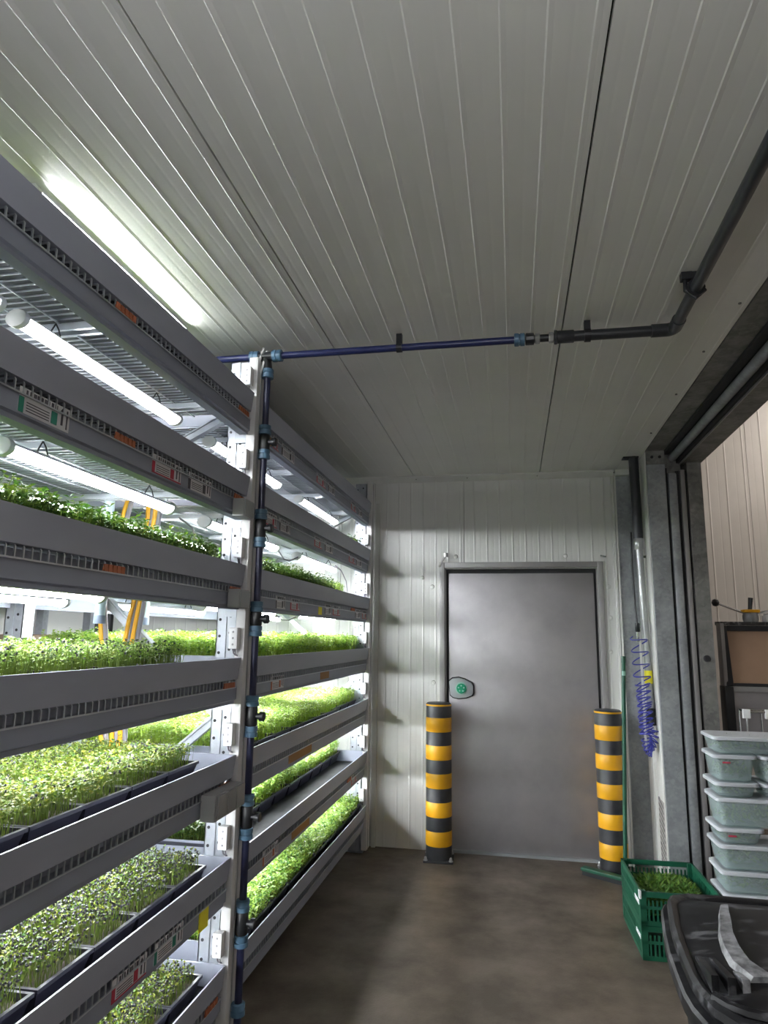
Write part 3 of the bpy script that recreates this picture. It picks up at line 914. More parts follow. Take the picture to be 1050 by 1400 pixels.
def sprout_mesh(name, N, h, hs, leaf, mats, probs, stem_i, hull_p=0.0, spread=0.0, tilt=(5, 50), nleaf=2, seed=0, extra=0, down=0.5):
    rng = np.random.default_rng(seed)
    nx = int(round(math.sqrt(N * TD / TW)))
    ny = int(round(N / nx))
    gx, gy = np.meshgrid((np.arange(nx) + 0.5) / nx, (np.arange(ny) + 0.5) / ny)
    px = ((gx.ravel() - 0.5) * (TD - 0.034) + rng.normal(0, 0.003, nx * ny))
    py = ((gy.ravel() - 0.5) * (TW - 0.034) + rng.normal(0, 0.003, nx * ny))
    n = len(px)
    hh = h * (1 + hs * rng.normal(0, 1, n)).clip(0.45, 1.5)
    # edges lean outward a little
    ex = np.clip((np.abs(px) / (TD / 2) - 0.8) / 0.2, 0, 1) * np.sign(px)
    ey = np.clip((np.abs(py) / (TW / 2) - 0.7) / 0.3, 0, 1) * np.sign(py)
    lx = rng.normal(0, 0.10, n) * hh + ex * spread * hh
    ly = rng.normal(0, 0.10, n) * hh + ey * spread * hh * 0.7
    base = np.stack([px, py, np.full(n, TH - 0.017)], 1)
    top = base + np.stack([lx, ly, hh], 1)
    V, F, MI = [], [], []
    o = 0
    az = rng.uniform(0, 2 * np.pi, n)
    for i in range(n):
        c, s_ = math.cos(az[i]), math.sin(az[i])
        b, t_ = base[i], top[i]
        wv = np.array([c, s_, 0]) * 0.0011
        V += [b - wv, b + wv, t_ + wv, t_ - wv]
        F.append((o, o + 1, o + 2, o + 3))
        MI.append(stem_i)
        o += 4
        hull = rng.random() < hull_p
        k_ = nleaf
        if hull and rng.random() < 0.55:
            k_ = 1
        mi = int(rng.choice(len(probs), p=probs))
        for k in range(k_ + (0 if hull else extra)):
            a = az[i] + np.pi / 2 + k * 2 * np.pi / max(nleaf, 1) + rng.normal(0, 0.3)
            ti = math.radians(rng.uniform(*tilt))
            L = leaf * rng.uniform(0.75, 1.25)
            dirv = np.array([math.cos(a) * math.cos(ti), math.sin(a) * math.cos(ti), math.sin(ti)])
            sd = np.array([-math.sin(a), math.cos(a), 0])
            nm = np.cross(dirv, sd)
            if nm[2] < 0:
                nm = -nm
            q = t_ - np.array([0, 0, 0.002 * k]) if k < 2 else t_ + (b - t_) * rng.uniform(0.08, down)
            V += [q, q + dirv * L * 0.55 + sd * L * 0.40 + nm * L * 0.10, q + dirv * L - nm * L * 0.08, q + dirv * L * 0.55 - sd * L * 0.40 + nm * L * 0.10]
            F.append((o, o + 1, o + 2))
            F.append((o, o + 2, o + 3))
            MI += [mi, mi]
            o += 4
        if hull:
            r = 0.0042
            q = t_ + np.array([rng.normal(0, 0.002), rng.normal(0, 0.002), 0.002])
            d3 = rng.normal(0, 1, 3)
            d3 /= np.linalg.norm(d3)
            u = np.cross(d3, [0.3, 0.5, 0.8])
            u /= np.linalg.norm(u)
            w_ = np.cross(d3, u)
            V += [q - d3 * r * 1.6, q + u * r, q + w_ * r, q - u * r, q - w_ * r, q + d3 * r * 1.6]
            for (a_, b_) in ((1, 2), (2, 3), (3, 4), (4, 1)):
                F.append((o, o + b_, o + a_))
                F.append((o + 5, o + a_, o + b_))
                MI += [len(mats) - 1] * 2
            o += 6
    me = bpy.data.meshes.new(name)
    me.from_pydata([tuple(v) for v in V], [], F)
    for x in mats:
        me.materials.append(M[x])
    me.polygons.foreach_set('material_index', MI)
    return me


MS = ['lf_bright', 'lf_mid', 'lf_deep', 'lf_pale', 'lf_yel', 'stem', 'hull']


MS2 = ['l2_bright', 'l2_mid', 'l2_deep', 'l2_pale', 'lf_yel', 'stem2', 'hull']

MS3 = ['l2_mid', 'lf_mid', 'lf_deep', 'l2_pale', 'lf_yel', 'stem', 'hull']


def kinds(name, mats=MS, **kw):
    return [sprout_mesh(name, mats=mats, stem_i=5, seed=s * 17 + len(name), **kw) for s in (1, 2, 3)]


K = {
    'leafy': kinds('sprouts', N=760, h=0.082, hs=0.24, leaf=0.019, probs=[.12, .38, .48, .02, .0], spread=0.25, tilt=(-15, 45), extra=2, down=0.6),
    'fine': kinds('sprouts', MS3, N=900, h=0.064, hs=0.22, leaf=0.0120, probs=[.30, .22, .14, .30, .04], hull_p=0.15, tilt=(-10, 50), extra=1, down=0.45),
    'lime': kinds('sprouts', N=900, h=0.066, hs=0.18, leaf=0.0130, probs=[.36, .14, .04, .12, .34], hull_p=0.12, tilt=(-5, 55), extra=1, down=0.45),
    'hulled': kinds('sprouts', N=820, h=0.056, hs=0.20, leaf=0.0110, probs=[.34, .22, .10, .06, .28], hull_p=0.92, tilt=(10, 70)),
    'young': kinds('sprouts', N=820, h=0.048, hs=0.20, leaf=0.0110, probs=[.26, .10, .06, .12, .46], hull_p=0.70, tilt=(10, 70)),
    'dense': kinds('sprouts', MS2, N=720, h=0.094, hs=0.15, leaf=0.0170, probs=[.30, .30, .16, .22, .02], spread=0.18, tilt=(-30, 40), extra=3, down=0.6),
    'cress': kinds('sprouts', MS2, N=720, h=0.086, hs=0.13, leaf=0.0150, probs=[.30, .22, .08, .36, .04], spread=0.18, tilt=(-30, 40), extra=2, down=0.5),
    'long': kinds('sprouts', MS2, N=680, h=0.072, hs=0.18, leaf=0.0175, probs=[.34, .33, .15, .16, .02], spread=0.35, tilt=(-35, 40), extra=3, down=0.7),
}
KN = {'leafy': 'leafy dark sprouts', 'fine': 'fine speckled sprouts', 'lime': 'lime-green sprouts', 'hulled': 'dark-hulled sprouts', 'young': 'short yellowish sprouts',
      'dense': 'dense green sprouts', 'cress': 'pale green sprouts', 'long': 'long-stemmed sprouts'}


def seed_tray(kind, i, b, row, slot, x, y, z):
    lab = 'tray of %s, %s, %s bay, %s from blue pipe, %s row' % (KN[kind], SHELF[i], ('near', 'far')[b], ordw(slot), ('front', 'back')[row])
    o = link('seed_tray', TRAY, None, (x, y, z))
    o.rotation_euler = (0, 0, random.uniform(-0.012, 0.012))
    tag(o, lab, 'seed tray', 'seed trays of sprouts')
    link('soil', SOIL, o)
    s = link('sprouts', random.choice(K[kind]), o)
    s['kind'] = 'stuff'
    if random.random() < 0.5:
        s.rotation_euler = (0, 0, math.pi)
    return o


PITCHY = 0.2335
FLOORZ = -0.0735
# near bay: (shelf, kind, first slot, y end, x of the front rim)
for (i, kind, s0, yend, xf, rows, n) in ((6, 'lime', 0, 2.50, -1.17, (0,), 6), (5, 'young', 0, 2.50, -1.17, (0,), 6), (4, 'leafy', 0, 2.575, -1.165, (0, 1), 7), (3, 'fine', 0, 2.345, -1.165, (0, 1), 6), (2, 'lime', 0, 2.515, -1.185, (0, 1), 7),
                                     (1, 'hulled', 0, 2.545, -1.145, (0, 1), 6), (0, 'young', 0, 2.555, -1.140, (0, 1), 5)):
    for row in rows:
        for s in range(n):
            seed_tray(kind, i, 0, row, s, xf - TD / 2 - row * (TD + 0.012), yend - TW / 2 - s * PITCHY + random.uniform(-.002, .002), ZT[i] + FLOORZ)
for (i, kind, xf, ystart, n, rows) in ((5, 'leafy', -1.16, 4.86, 1, (0,)), (4, 'leafy', -1.16, 2.80, 8, (0, 1)), (3, 'dense', -1.155, 2.80, 10, (0, 1)), (2, 'cress', -1.145, 2.80, 10, (0, 1)),
                                     (1, 'dense', -1.285, 3.00, 9, (0,)), (0, 'long', -1.125, 2.80, 10, (0,))):
    for row in rows:
        for s in range(n):
            kk = kind
            xx = xf - TD / 2 - row * (TD + 0.012)
            if i == 2 and s >= 7 and row == 0:
                xx -= 0.03
            if i == 4 and s == 7:
                kk = 'cress'
            seed_tray(kk, i, 1, row, s if i != 5 else 8, xx, ystart + TW / 2 + s * PITCHY, ZT[i] + FLOORZ)
seed_tray('leafy', 1, 1, 0, 9, -1.17 - TD / 2, 2.888, ZT[1] + FLOORZ)['label'] = 'tray of dark ragged sprouts beside the blue pipe, second shelf up, far bay'

# ------------------------------------------------------------------ bollards
def bollard(x, y, h, label, rz):
    t = thing('bollard', label, 'bollard', (x, y, 0), rz)
    R = 0.092
    MB().lathe([(R, 0.012), (R, h - 0.012), (R - 0.004, h - 0.004), (R - 0.012, h)], (0, 0, 0), 36).build('post', M['bollard_black'], t, smooth=True)
    MB().box(-0.105, 0.105, -0.105, 0.105, 0, 0.014).build('base_plate', M['bollard_black'], t, bevel=0.006)
    for sx in (-1, 1):
        for sy in (-1, 1):
            MB().lathe([(0.015, 0.014), (0.015, 0.020), (0.010, 0.020), (0.010, 0.032), (0.007, 0.040)], (sx * 0.088, sy * 0.088, 0), 10).build('bolt', M['bolt'], t)
    f = h / 1.075
    for k in range(5):
        z1 = h - (0.102 + k * 0.193) * f
        MB().lathe([(R + 0.0004, z1 - 0.099 * f), (R + 0.0016, z1 - 0.096 * f), (R + 0.0016, z1 - 0.003), (R + 0.0004, z1)], (0, 0, 0), 36).build('yellow_band', M['bollard_yellow'], t, smooth=True)
    MB().lathe([(R + 0.0004, h - 0.021), (R + 0.0014, h - 0.019), (R + 0.0014, h - 0.011), (R - 0.003, h - 0.0085)], (0, 0, 0), 36).build('yellow_band', M['bollard_yellow'], t, smooth=True)


bollard(-0.552, 5.105, 1.07, 'yellow and black striped bollard on the handle side of the steel door', 0.05)
bollard(0.632, 5.085, 1.06, 'yellow and black striped bollard behind the green squeegee', -0.03)

# ------------------------------------------------------------------ squeegee
sq = thing('floor_squeegee', 'green floor squeegee leaning its pole against the wall by a striped bollard', 'squeegee', (0, 0, 0))
MB().tube([(0.672, 4.885, 0.05), (0.735, 4.955, 1.40)], 0.0135, 12).build('pole', M['green_plastic'], sq, smooth=True)
MB().tube([(0.7345, 4.9545, 1.385), (0.737, 4.957, 1.43)], 0.015, 12).build('pole_cap', M['green_plastic'], sq, smooth=True)
MB().tube([(0.731, 4.950, 1.30), (0.7325, 4.9515, 1.33)], 0.0142, 12).build('sticker', M['mint'], sq, smooth=True)
MB().bar((0.418, 5.02, 0.040), (0.92, 4.70, 0.040), 0.055, 0.022).build('head', M['green_plastic'], sq, bevel=0.006)
MB().bar((0.418, 5.012, 0.014), (0.92, 4.692, 0.014), 0.012, 0.028).build('rubber_blade', M['black_plastic'], sq)
MB().tube([(0.669, 4.875, 0.03), (0.676, 4.888, 0.13)], 0.02, 12).build('socket', M['green_plastic'], sq, smooth=True)

# ------------------------------------------------------------------ pipe drop, hose coil
ap = thing('pipe_drop', 'vertical pipe, black above and grey below, with a yellow tag by the jamb', 'pipe', (0, 0, 0))
ax_, ay_ = 0.862, 4.90
MB().tube([(ax_, ay_, CEIL), (ax_ + 0.004, ay_, 2.235)], 0.034, 16).build('black_pipe', M['black_pipe'], ap, smooth=True)
MB().box(ax_ - 0.075, ax_ + 0.03, ay_ - 0.04, ay_ + 0.04, CEIL - 0.01, CEIL - 0.003).build('ceiling_collar', M['black_plastic'], ap)
MB().lathe([(0.030, 2.16), (0.032, 2.165), (0.032, 2.235), (0.029, 2.24)], (ax_ + 0.005, ay_, 0), 18).build('brass_collar', M['grey_pipe'], ap, smooth=True)
MB().tube([(ax_ + 0.006, ay_, 2.17), (ax_ + 0.024, ay_, 1.10)], 0.0235, 14).build('grey_pipe', M['grey_pipe'], ap, smooth=True)
MB().lathe([(0.026, 1.255), (0.0262, 1.26), (0.0262, 1.335), (0.026, 1.34)], (ax_ + 0.0205, ay_, 0), 16).build('yellow_tag', M['yellow'], ap, smooth=True)
MB().lathe([(0.024, 1.095), (0.03, 1.10), (0.03, 1.13), (0.026, 1.135), (0.026, 1.15), (0.022, 1.155)], (ax_ + 0.024, ay_, 0), 14).build('union', M['grey_pipe'], ap, smooth=True)
MB().lathe([(0.024, 0.985), (0.033, 0.99), (0.033, 1.035), (0.027, 1.045), (0.030, 1.055), (0.030, 1.095)], (ax_ + 0.024, ay_, 0), 14).build('coupler', M['black_plastic'], ap, smooth=True)
MB().bar((ax_ + 0.01, ay_ + 0.02, 2.11), (0.935, ay_ + 0.02, 2.11), 0.02, 0.016).bar((ax_ + 0.02, ay_ + 0.02, 1.155), (0.935, ay_ + 0.02, 1.15), 0.02, 0.012).build('pipe_clip', M['black_plastic'], ap)
ah = thing('air_line', 'thin black air line with a metal fitting beside the pipe drop', 'hose', (0, 0, 0))
MB().tube([(0.818, 4.90, 2.28), (0.815, 4.90, 2.05), (0.818, 4.885, 1.75), (0.824, 4.875, 1.64)], 0.007, 8).build('hose', M['black_plastic'], ah, smooth=True)
MB().lathe([(0.013, 1.595), (0.016, 1.60), (0.016, 1.65), (0.011, 1.655)], (0.825, 4.875, 0), 12).build('coupler', M['black_plastic'], ah, smooth=True)
MB().lathe([(0.009, 1.53), (0.010, 1.535), (0.012, 1.595)], (0.826, 4.875, 0), 10).build('fitting', M['chrome'], ah, smooth=True)
MB().box(0.832, 0.846, 4.875, 4.885, 0.83, 1.62).build('white_rail', M['trim'], ah)

pts = []
turns = [(1.59, 0.055, 0.10)]
z, zz = 1.585, []
th = 0.0
cx, cyy = 0.824, 4.845
N_T = 21
for k in range(N_T * 16):
    tt = k / 16
    if tt < 4:
        z = 1.575 - tt * 0.080
    else:
        z = 1.255 - (tt - 4) * (1.255 - 0.93) / (N_T - 4)
    rad = (0.045 + 0.004 * math.sin(tt * 1.9)) if tt > 4 else 0.056
    a = 2 * math.pi * tt + 2.2
    cxx = cx + 0.0 + 0.020 * (1.575 - z) / 0.65
    pts.append((cxx + rad * math.cos(a) * 0.95, cyy + rad * math.sin(a) * 0.8, z + (0.018 + (0.010 * math.sin(tt * 2.7) if tt > 4 else 0)) * math.cos(a)))
hb = thing('coil_hose', 'blue spiral air hose hanging in a long coil beside the pipe drop', 'hose', (0, 0, 0))
MB().tube(pts, 0.0042, 6).build('coil', M['coil'], hb, smooth=True)
pts = []
for k in range(11 * 16):
    tt = k / 16
    s = tt / 11
    a0 = math.pi * s * 1.0
    ccx = 0.862 - 0.022 * math.cos(a0) + 0.002
    ccz = 0.93 - 0.085 * math.sin(a0) + (0.06 * s if s > 0.5 else 0) - 0.02
    a = 2 * math.pi * tt
    tx, tz = math.cos(a0 + math.pi / 2), 0
    pts.append((ccx + 0.034 * math.cos(a) * math.cos(a0), cyy + 0.036 * math.sin(a), ccz + 0.034 * math.cos(a) * math.sin(a0) * 0.9))
MB().tube(pts, 0.0044, 6).build('end_loop', M['coil'], hb, smooth=True)

# ------------------------------------------------------------------ crates
def crate_bars(w, d, h):
    """open lattice crate, origin at the bottom centre"""
    mb = MB()
    x0, x1, y0, y1 = -w / 2, w / 2, -d / 2, d / 2
    t_ = 0.010
    for z0, z1 in ((h - 0.026, h), (0.0, 0.022), (h * 0.52 - 0.006, h * 0.52 + 0.008)):
        mb.box(x0, x1, y0, y0 + t_, z0, z1).box(x0, x1, y1 - t_, y1, z0, z1)
        mb.box(x0, x0 + t_, y0 + t_, y1 - t_, z0, z1).box(x1 - t_, x1, y0 + t_, y1 - t_, z0, z1)
    for cx_ in (x0, x1 - 0.03):
        for cy2 in (y0, y1 - 0.03):
            mb.box(cx_, cx_ + 0.03, cy2, cy2 + 0.03, 0, h)
    n = 19
    for k in range(1, n):
        x = x0 + k * w / n
        for yy in (y0 + 0.001, y1 - t_ + 0.001):
            mb.box(x - 0.0042, x + 0.0042, yy, yy + t_ - 0.002, 0.01, h - 0.04)
    for k in range(1, 26):
        y = y0 + k * d / 26
        top = h - 0.02
        for xx in (x0 + 0.001, x1 - t_ + 0.001):
            mb.box(xx, xx + t_ - 0.002, y - 0.0045, y + 0.0045, 0.01, top)
    # closed panels low on the long sides, floor grid
    for xx in (x0 + 0.002, x1 - t_ + 0.002):
        mb.box(xx, xx + 0.004, y0 + 0.03, y1 - 0.03, 0.02, h * 0.5)
        mb.box(xx, xx + 0.004, y0 + 0.03, y0 + 0.16, h * 0.5, h - 0.02)
        mb.box(xx, xx + 0.004, y1 - 0.16, y1 - 0.03, h * 0.5, h - 0.02)
    mb.box(x0 + 0.005, x1 - 0.005, y0 + 0.005, y1 - 0.005, 0.004, 0.010)
    return mb


CR = (0.775, 4.085)
crz = 0.028
for k, lab in enumerate(('green lattice crate on the floor under another green crate', 'green lattice crate of cut greens, stacked on another crate')):
    t = thing('crate', lab, 'crate', (CR[0], CR[1], k * 0.157), crz)
    crate_bars(0.385, 0.52, 0.155).build('body', M['green_plastic'], t)
    MB().box(-0.1945, -0.1925, -0.235, -0.13, 0.085, 0.105).build('label', M['paper'], t)
    if k == 1:
        MB().box(-0.1955, -0.186, -0.262, -0.235, 0.12, 0.156).build('cable_tag', M['paper'], t)


def herb_pile(name, w, d, h, n, seed, mats, leaf=0.03, base=0.0):
    rng = np.random.default_rng(seed)
    V, F, MI = [], [], []
    for i in range(n):
        x, y = rng.uniform(-w / 2, w / 2), rng.uniform(-d / 2, d / 2)
        ed = max(0, 1 - (abs(x) / (w / 2)) ** 4) * max(0, 1 - (abs(y) / (d / 2)) ** 4)
        z = base + h * (0.35 + 0.65 * ed) * rng.uniform(0.6, 1.0)
        a, ti = rng.uniform(0, 6.28), rng.uniform(-0.5, 0.9)
        L = leaf * rng.uniform(0.6, 1.3)
        dv = np.array([math.cos(a) * math.cos(ti), math.sin(a) * math.cos(ti), math.sin(ti)])
        sv = np.array([-math.sin(a), math.cos(a), rng.uniform(-.4, .4)]) * 0.16
        q = np.array([x, y, z])
        o = len(V)
        pp = [q, q + dv * L * .5 + sv * L, q + dv * L, q + dv * L * .5 - sv * L]
        for p in pp:
            p[0] = min(max(p[0], -w / 2), w / 2)
            p[1] = min(max(p[1], -d / 2), d / 2)
            p[2] = max(p[2], base)
        V += pp
        F.append((o, o + 1, o + 2, o + 3))
        MI.append(int(rng.random() < 0.35))
    me = bpy.data.meshes.new(name)
    me.from_pydata([tuple(v) for v in V], [], F)
    for x in mats:
        me.materials.append(M[x])
    me.polygons.foreach_set('material_index', MI)
    return me


hp_ = link('cut_greens', herb_pile('cut_greens', 0.345, 0.48, 0.105, 5200, 5, ['herb', 'herb2'], 0.035, 0.008), None, (CR[0], CR[1], 0.157 + 0.004))
hp_.rotation_euler = (0, 0, crz)
tag(hp_, 'loose pile of dark green cut shoots in the upper green crate', 'greens', None, 'stuff')

# ------------------------------------------------------------------ frosted storage boxes
def storage_box(x, y, z, w, d, h, rz, label, lid=True, fill=0.6, seed=1, red=False, green=False):
    """(x, y) is the near left corner"""
    t = thing('storage_box', label, 'box', (x, y, z), rz, 'frosted storage boxes')
    tp = 0.022
    th_ = 0.002
    mb = MB()

    def ring(ins, zz):
        a, b_, c_, d_ = ins, w - ins, ins, d - ins
        r = 0.028
        P = []
        for (cx_, cy2, a0) in ((b_ - r, c_ + r, -90), (b_ - r, d_ - r, 0), (a + r, d_ - r, 90), (a + r, c_ + r, 180)):
            for k in range(4):
                aa = math.radians(a0 + k * 30)
                P.append((cx_ + r * math.cos(aa), cy2 + r * math.sin(aa), zz))
        return P
    R = [ring(tp + 0.006, 0.0), ring(tp, 0.006), ring(0.006, h - 0.012), ring(0.006 + th_, h - 0.012), ring(tp + th_, 0.009)]
    n = len(R[0])
    vs = [p for q in R for p in q]
    fs = []
    for i in range(4):
        for k in range(n):
            k2 = (k + 1) % n
            fs.append((i * n + k, i * n + k2, (i + 1) * n + k2, (i + 1) * n + k))
    fs += [tuple(range(n - 1, -1, -1)), tuple(4 * n + k for k in range(n))]
    mb.add(vs, fs)
    mb.build('body', M['box'], t, smooth=True)
    R = [ring(0.004, h - 0.016), ring(-0.004, h - 0.012), ring(-0.004, h + 0.002), ring(0.004, h + 0.006), ring(0.020, h + 0.002)]
    vs = [p for q in R for p in q]
    fs = []
    for i in range(4):
        for k in range(n):
            k2 = (k + 1) % n
            fs.append((i * n + k, i * n + k2, (i + 1) * n + k2, (i + 1) * n + k))
    fs += [tuple(4 * n + k for k in range(n))]
    MB().add(vs, fs).build('lid', M['boxlid'], t, smooth=True)
    if fill:
        g_ = link('cut_greens', herb_pile('cut_greens', w - 0.07, d - 0.07, (h - 0.03) * fill, 420, seed, ['salad', 'herb2'], 0.045, 0.012), t, (w / 2, d / 2, 0))
        g_['kind'] = 'stuff'
    if red:
        MB().box(w * .2, w * .38, 0.003, 0.006, h - 0.036, h - 0.029).build('red_mark', M['red'], t)
    if green:
        MB().box(w * .72, w * .90, 0.006, 0.010, h * .5, h * .78).build('green_label', M['mint'], t)


SBX, SBY = 0.990, 3.86
stack = [  # z, height, width, x offset, fill, red, green, label
    (0.002, 0.099, 0.42, 0.0, 0, 0, 0, 'frosted box with white lid at the very foot of the stack'),
    (0.107, 0.099, 0.42, 0.0, .5, 0, 0, 'frosted box second from the foot of the stack'),
    (0.212, 0.099, 0.42, 0.004, .6, 0, 0, 'frosted box third from the foot of the stack, behind the black bin'),
    (0.317, 0.100, 0.42, 0.0, .7, 0, 1, 'frosted box with a green label, just above the black bin'),
    (0.424, 0.115, 0.42, 0.0, .7, 0, 0, 'deep frosted box of greens, fourth from the top of its stack'),
    (0.546, 0.072, 0.215, 0.0, .5, 1, 0, 'shallow narrow frosted box under the deep box with green sticker'),
    (0.625, 0.135, 0.42, 0.0, .55, 0, 1, 'deep wide frosted box with a green sticker, mid stack'),
    (0.767, 0.068, 0.205, 0.0, .6, 0, 0, 'shallow narrow frosted box under the one with the red mark'),
    (0.767, 0.068, 0.205, 0.228, .6, 0, 0, 'shallow frosted box right of its shallow twin, mid stack'),
    (0.842, 0.126, 0.205, 0.0, .65, 1, 0, 'narrow frosted box with a small red mark, second from the top'),
    (0.842, 0.126, 0.205, 0.228, .5, 0, 0, 'narrow frosted box on the right, second level from the top of the stack'),
    (0.976, 0.082, 0.42, 0.006, .8, 0, 0, 'wide frosted box of greens, topmost of the stack by the jamb')]
for k, (z, h, wd, dx, fl, rd, gr, lab) in enumerate(stack):
    storage_box(SBX + dx, SBY, z, wd, 0.235, h, 0.02 + 0.01 * (k % 3 - 1), lab, fill=fl, seed=20 + k, red=rd, green=gr)

# ------------------------------------------------------------------ tray sealer in the hall
MX, MY = 1.372, 4.93
ms = thing('tray_sealer', 'black framed tray sealing machine with brown inner panel and ball-ended lever', 'machine', (MX, MY, 0))
# tilted-open lid: frame around a brown plate
mb = MB()
W_ = 0.52
def L(u, v, o):      # lid plane: u across, v up the slope, o outwards to the camera
    a = math.radians(80)
    return (u, v * math.cos(a) - o * math.sin(a), 1.25 + v * math.sin(a) + o * math.cos(a))
for (u0, u1, v0, v1, o0, o1) in ((0.0, 0.045, 0.0, 0.40, -0.05, 0.015), (W_ - 0.045, W_, 0.0, 0.40, -0.05, 0.015), (0.045, W_ - 0.045, 0.365, 0.40, -0.05, 0.015), (0.045, W_ - 0.045, 0.0, 0.02, -0.05, 0.012)):
    vs = [L(u, v, o) for o in (o0, o1) for (u, v) in ((u0, v0), (u1, v0), (u1, v1), (u0, v1))]
    mb.add(vs, [(3, 2, 1, 0), (4, 5, 6, 7), (0, 1, 5, 4), (1, 2, 6, 5), (2, 3, 7, 6), (3, 0, 4, 7)])
mb.build('lid_frame', M['black_plastic'], ms, bevel=0.006)
vs = [L(u, v, o) for o in (-0.05, -0.005) for (u, v) in ((0.045, 0.02), (W_ - 0.045, 0.02), (W_ - 0.045, 0.365), (0.045, 0.365))]
MB().add(vs, [(3, 2, 1, 0), (4, 5, 6, 7), (0, 1, 5, 4), (1, 2, 6, 5), (2, 3, 7, 6), (3, 0, 4, 7)]).build('brown_panel', M['wood'], ms)
MB().box(-0.012, 0.012, -0.01, 0.09, 1.25, 1.66).build('lid_side', M['steel_frame'], ms, bevel=0.004)
MB().box(0.0, W_, 0.06, 0.16, 1.648, 1.672).build('lid_top', M['speckle'], ms, bevel=0.004)
MB().box(-0.015, W_, -0.02, 0.03, 1.215, 1.25).build('hinge_bar', M['steel_frame'], ms, bevel=0.004)
MB().box(-0.02, 0.035, -0.04, 0.08, 0.90, 1.25).build('side_cheek', M['black_plastic'], ms, bevel=0.006)
MB().box(0.035, W_, 0.02, 0.05, 0.90, 1.215).build('steel_back', M['steel'], ms)
MB().box(-0.02, W_, -0.25, 0.25, 0.86, 0.90).build('machine_bed', M['black_plastic'], ms, bevel=0.006)
hb = MB().lathe([(0.045, 1.672), (0.05, 1.69), (0.05, 1.715), (0.042, 1.735)], (0.215, 0.10, 0), 16).build('lever_hub', M['lid_plastic'], ms, smooth=True)
MB().box(0.165, 0.265, 0.055, 0.145, 1.735, 1.755).build('yellow_plate', M['bollard_yellow'], hb, bevel=0.004)
MB().tube([(0.215, 0.10, 1.75), (0.225, 0.098, 1.835)], [0.012, 0.016], 10).build('handle', M['black_plastic'], hb, smooth=True)
MB().tube([(0.18, 0.10, 1.73), (0.0, 0.07, 1.795)], 0.007, 8).build('lever', M['chrome'], ms, smooth=True)
MB().lathe([(0.004, -0.026), (0.018, -0.020), (0.026, 0.0), (0.018, 0.020), (0.004, 0.026)], (-0.01, 0.068, 1.80), 16).build('lever_ball', M['black_plastic'], ms, smooth=True)
MB().tube([(0.25, 0.10, 1.73), (0.42, 0.12, 1.765)], 0.008, 8).build('lever', M['chrome'], ms, smooth=True)
for (x, y) in ((0.0, -0.22), (W_ - 0.03, -0.22), (0.0, 0.22), (W_ - 0.03, 0.22)):
    MB().box(x, x + 0.03, y - 0.015, y + 0.015, 0, 0.86).build('leg', M['steel_frame'], ms)

wr_ = thing('wire_stand', 'small chrome wire stand with white clips in front of the sealing machine', 'stand', (MX + 0.045, MY - 0.215, 0.90))
for k, (x, y) in enumerate(((0.0, 0.0), (0.13, 0.0), (0.30, 0.0), (0.0, 0.14), (0.13, 0.14), (0.30, 0.14))):
    MB().tube([(x, y, 0), (x, y, 0.215)], 0.006, 8).build('rod', M['chrome'], wr_, smooth=True)
MB().tube([(0, 0, 0.21), (0.30, 0, 0.21), (0.30, 0.14, 0.21), (0, 0.14, 0.21), (0, 0, 0.21)], 0.007, 8).build('top_ring', M['chrome'], wr_, smooth=True)
for x in (0.0, 0.13, 0.30):
    MB().box(x - 0.022, x + 0.022, -0.012, 0.012, 0.17, 0.225).build('clip', M['white_plastic'], wr_, bevel=0.003)
tag(MB().box(0.30, 0.42, 0.0, 0.1, 0, 0.045).box(0.31, 0.41, 0.005, 0.095, 0.045, 0.06).build('cleaning_cloth', M['paper'], None, bevel=0.008, loc=(MX, MY + 0.055, 1.672)), 'pale folded cloth on top of the tray sealing machine', 'cloth')

# ------------------------------------------------------------------ black wheeled bin
bn = thing('wheelie_bin', 'black wheeled bin with a scuffed lid, nearest the camera', 'bin', (0.618, 1.695, 0))
LEFT = [(-0.200, 0.312), (-0.232, 0.298), (-0.246, 0.262), (-0.257, 0.193), (-0.269, 0.115), (-0.279, 0.025), (-0.285, -0.07), (-0.288, -0.145), (-0.285, -0.195),
        (-0.273, -0.250), (-0.245, -0.292), (-0.195, -0.308)]
OUT = LEFT + [(-x, y) for x, y in reversed(LEFT)]


def loft(rings, capb=True, capt=True):
    n = len(rings[0])
    vs = [p for R in rings for p in R]
    fs = []
    for i in range(len(rings) - 1):
        for k in range(n):
            k2 = (k + 1) % n
            fs.append((i * n + k, i * n + k2, (i + 1) * n + k2, (i + 1) * n + k))
    if capb:
        fs.append(tuple(range(n - 1, -1, -1)))
    if capt:
        fs.append(tuple((len(rings) - 1) * n + k for k in range(n)))
    return MB().add(vs, fs)


def rg(ex, z, tilt=0.0, dy=0.0):
    """outline grown by ex metres"""
    P = []
    for x, y in OUT:
        fx = (0.288 + ex) / 0.288
        fy = (0.310 + ex) / 0.310
        P.append((x * fx, y * fy + dy, z + tilt * y))
    return P


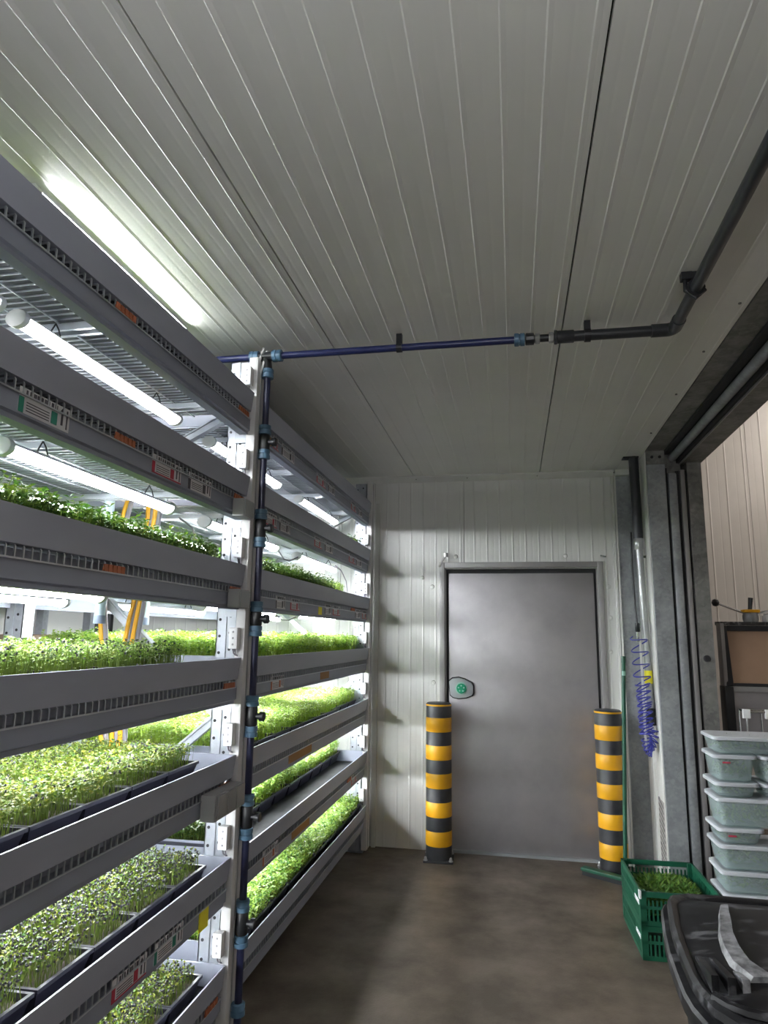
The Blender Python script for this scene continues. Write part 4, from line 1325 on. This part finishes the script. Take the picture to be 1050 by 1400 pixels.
loft([rg(-0.085, 0.06), rg(-0.078, 0.10), rg(-0.015, 0.77), rg(-0.008, 0.83), rg(0.016, 0.834), rg(0.021, 0.842), rg(0.021, 0.868), rg(0.016, 0.874), rg(0.010, 0.874)]).build('body', M['bin'], bn, smooth=True)
for sx in (-1, 1):
    MB().lathe([(0.10, -0.025), (0.10, 0.025)], (sx * 0.20, -0.22, 0.10), 24, axis='x').build('wheel', M['black_plastic'], bn, smooth=True)
MB().tube([(-0.18, -0.22, 0.1), (0.18, -0.22, 0.1)], 0.012, 8).build('axle', M['galv_dark'], bn)
lo = loft([rg(0.0, 0.872), rg(0.006, 0.884), rg(0.004, 0.897), rg(-0.004, 0.903), rg(-0.012, 0.900), rg(-0.018, 0.894), rg(-0.024, 0.896), rg(-0.07, 0.908), rg(-0.15, 0.917), rg(-0.22, 0.920)]).build('lid', M['bin'], bn, smooth=True)
box8 = [(3, 2, 1, 0), (4, 5, 6, 7), (0, 1, 5, 4), (1, 2, 6, 5), (2, 3, 7, 6), (3, 0, 4, 7)]
# raised rib down the lid, with a steep scuffed flank
mb = MB()
P = [(-0.135, 0.20), (-0.150, 0.150), (-0.163, 0.095), (-0.180, 0.030), (-0.190, -0.040), (-0.192, -0.105), (-0.172, -0.170)]
W8 = [0.012, 0.016, 0.018, 0.020, 0.022, 0.024, 0.030]
for i in range(len(P) - 1):
    (xa, ya), (xb, yb) = P[i], P[i + 1]
    wa, wb = W8[i], W8[i + 1]
    mb.add([(xa - wa, ya, 0.895), (xa + wa, ya, 0.895), (xb + wb, yb, 0.895), (xb - wb, yb, 0.895),
            (xa - wa * .4, ya, 0.921), (xa + wa * .9, ya, 0.924), (xb + wb * .9, yb, 0.924), (xb - wb * .4, yb, 0.921)], box8)
mb.build('raised_rib', M['bin_rib'], lo)
MB().box(-0.262, -0.195, -0.205, -0.055, 0.897, 0.903).build('grip_recess', M['black_plastic'], lo, bevel=0.002)
for (xa, ya, xb, yb, zt, mm) in ((-0.262, -0.060, -0.268, -0.205, 0.932, 'bin'), (-0.236, -0.060, -0.240, -0.208, 0.932, 'bin'), (-0.208, -0.110, -0.214, -0.205, 0.930, 'bin_rib')):
    MB().add([(xa, ya, 0.90), (xa + 0.012, ya, 0.90), (xb + 0.014, yb, 0.90), (xb, yb, 0.90), (xa, ya, 0.906), (xa + 0.012, ya, 0.906), (xb + 0.014, yb, zt), (xb, yb, zt)], box8).build('grip_fin', M[mm], lo, bevel=0.002)
arc = [(-0.268, -0.222), (-0.252, -0.248), (-0.225, -0.268), (-0.19, -0.280), (-0.12, -0.288), (0.0, -0.292), (0.15, -0.288)]
MB().tube([(x, y, 0.901) for x, y in arc], 0.011, 8).build('front_step', M['bin'], lo, smooth=True)
MB().tube([(-0.19, 0.318, 0.885), (0.19, 0.318, 0.885)], 0.016, 10).build('hinge_bar', M['bin'], bn, smooth=True)

# ------------------------------------------------------------------ behind the rack
cbx = thing('cardboard_box', 'brown cardboard carton behind the grow rack by the left wall', 'box', (-3.35, 4.25, 0))
MB().box(-0.18, 0.18, -0.2, 0.2, 1.18, 1.52).build('carton', M['cardboard'], cbx, bevel=0.004)
MB().box(-0.18, 0.18, -0.03, 0.03, 1.521, 1.523).build('tape', M['wood'], cbx)
rk2 = thing('storage_rack', 'plain zinc storage rack standing by the left wall behind the grow rack', 'rack', (-3.35, 3.9, 0))
for x in (-0.2, 0.2):
    for y in (-0.55, 0.75):
        MB().box(x - 0.03, x + 0.03, y - 0.03, y + 0.03, 0, 2.4).build('post', M['zinc'], rk2)
for z in (0.6, 1.14, 1.75):
    MB().box(-0.2, 0.2, -0.55, 0.75, z, z + 0.035).build('shelf', M['wire'], rk2)
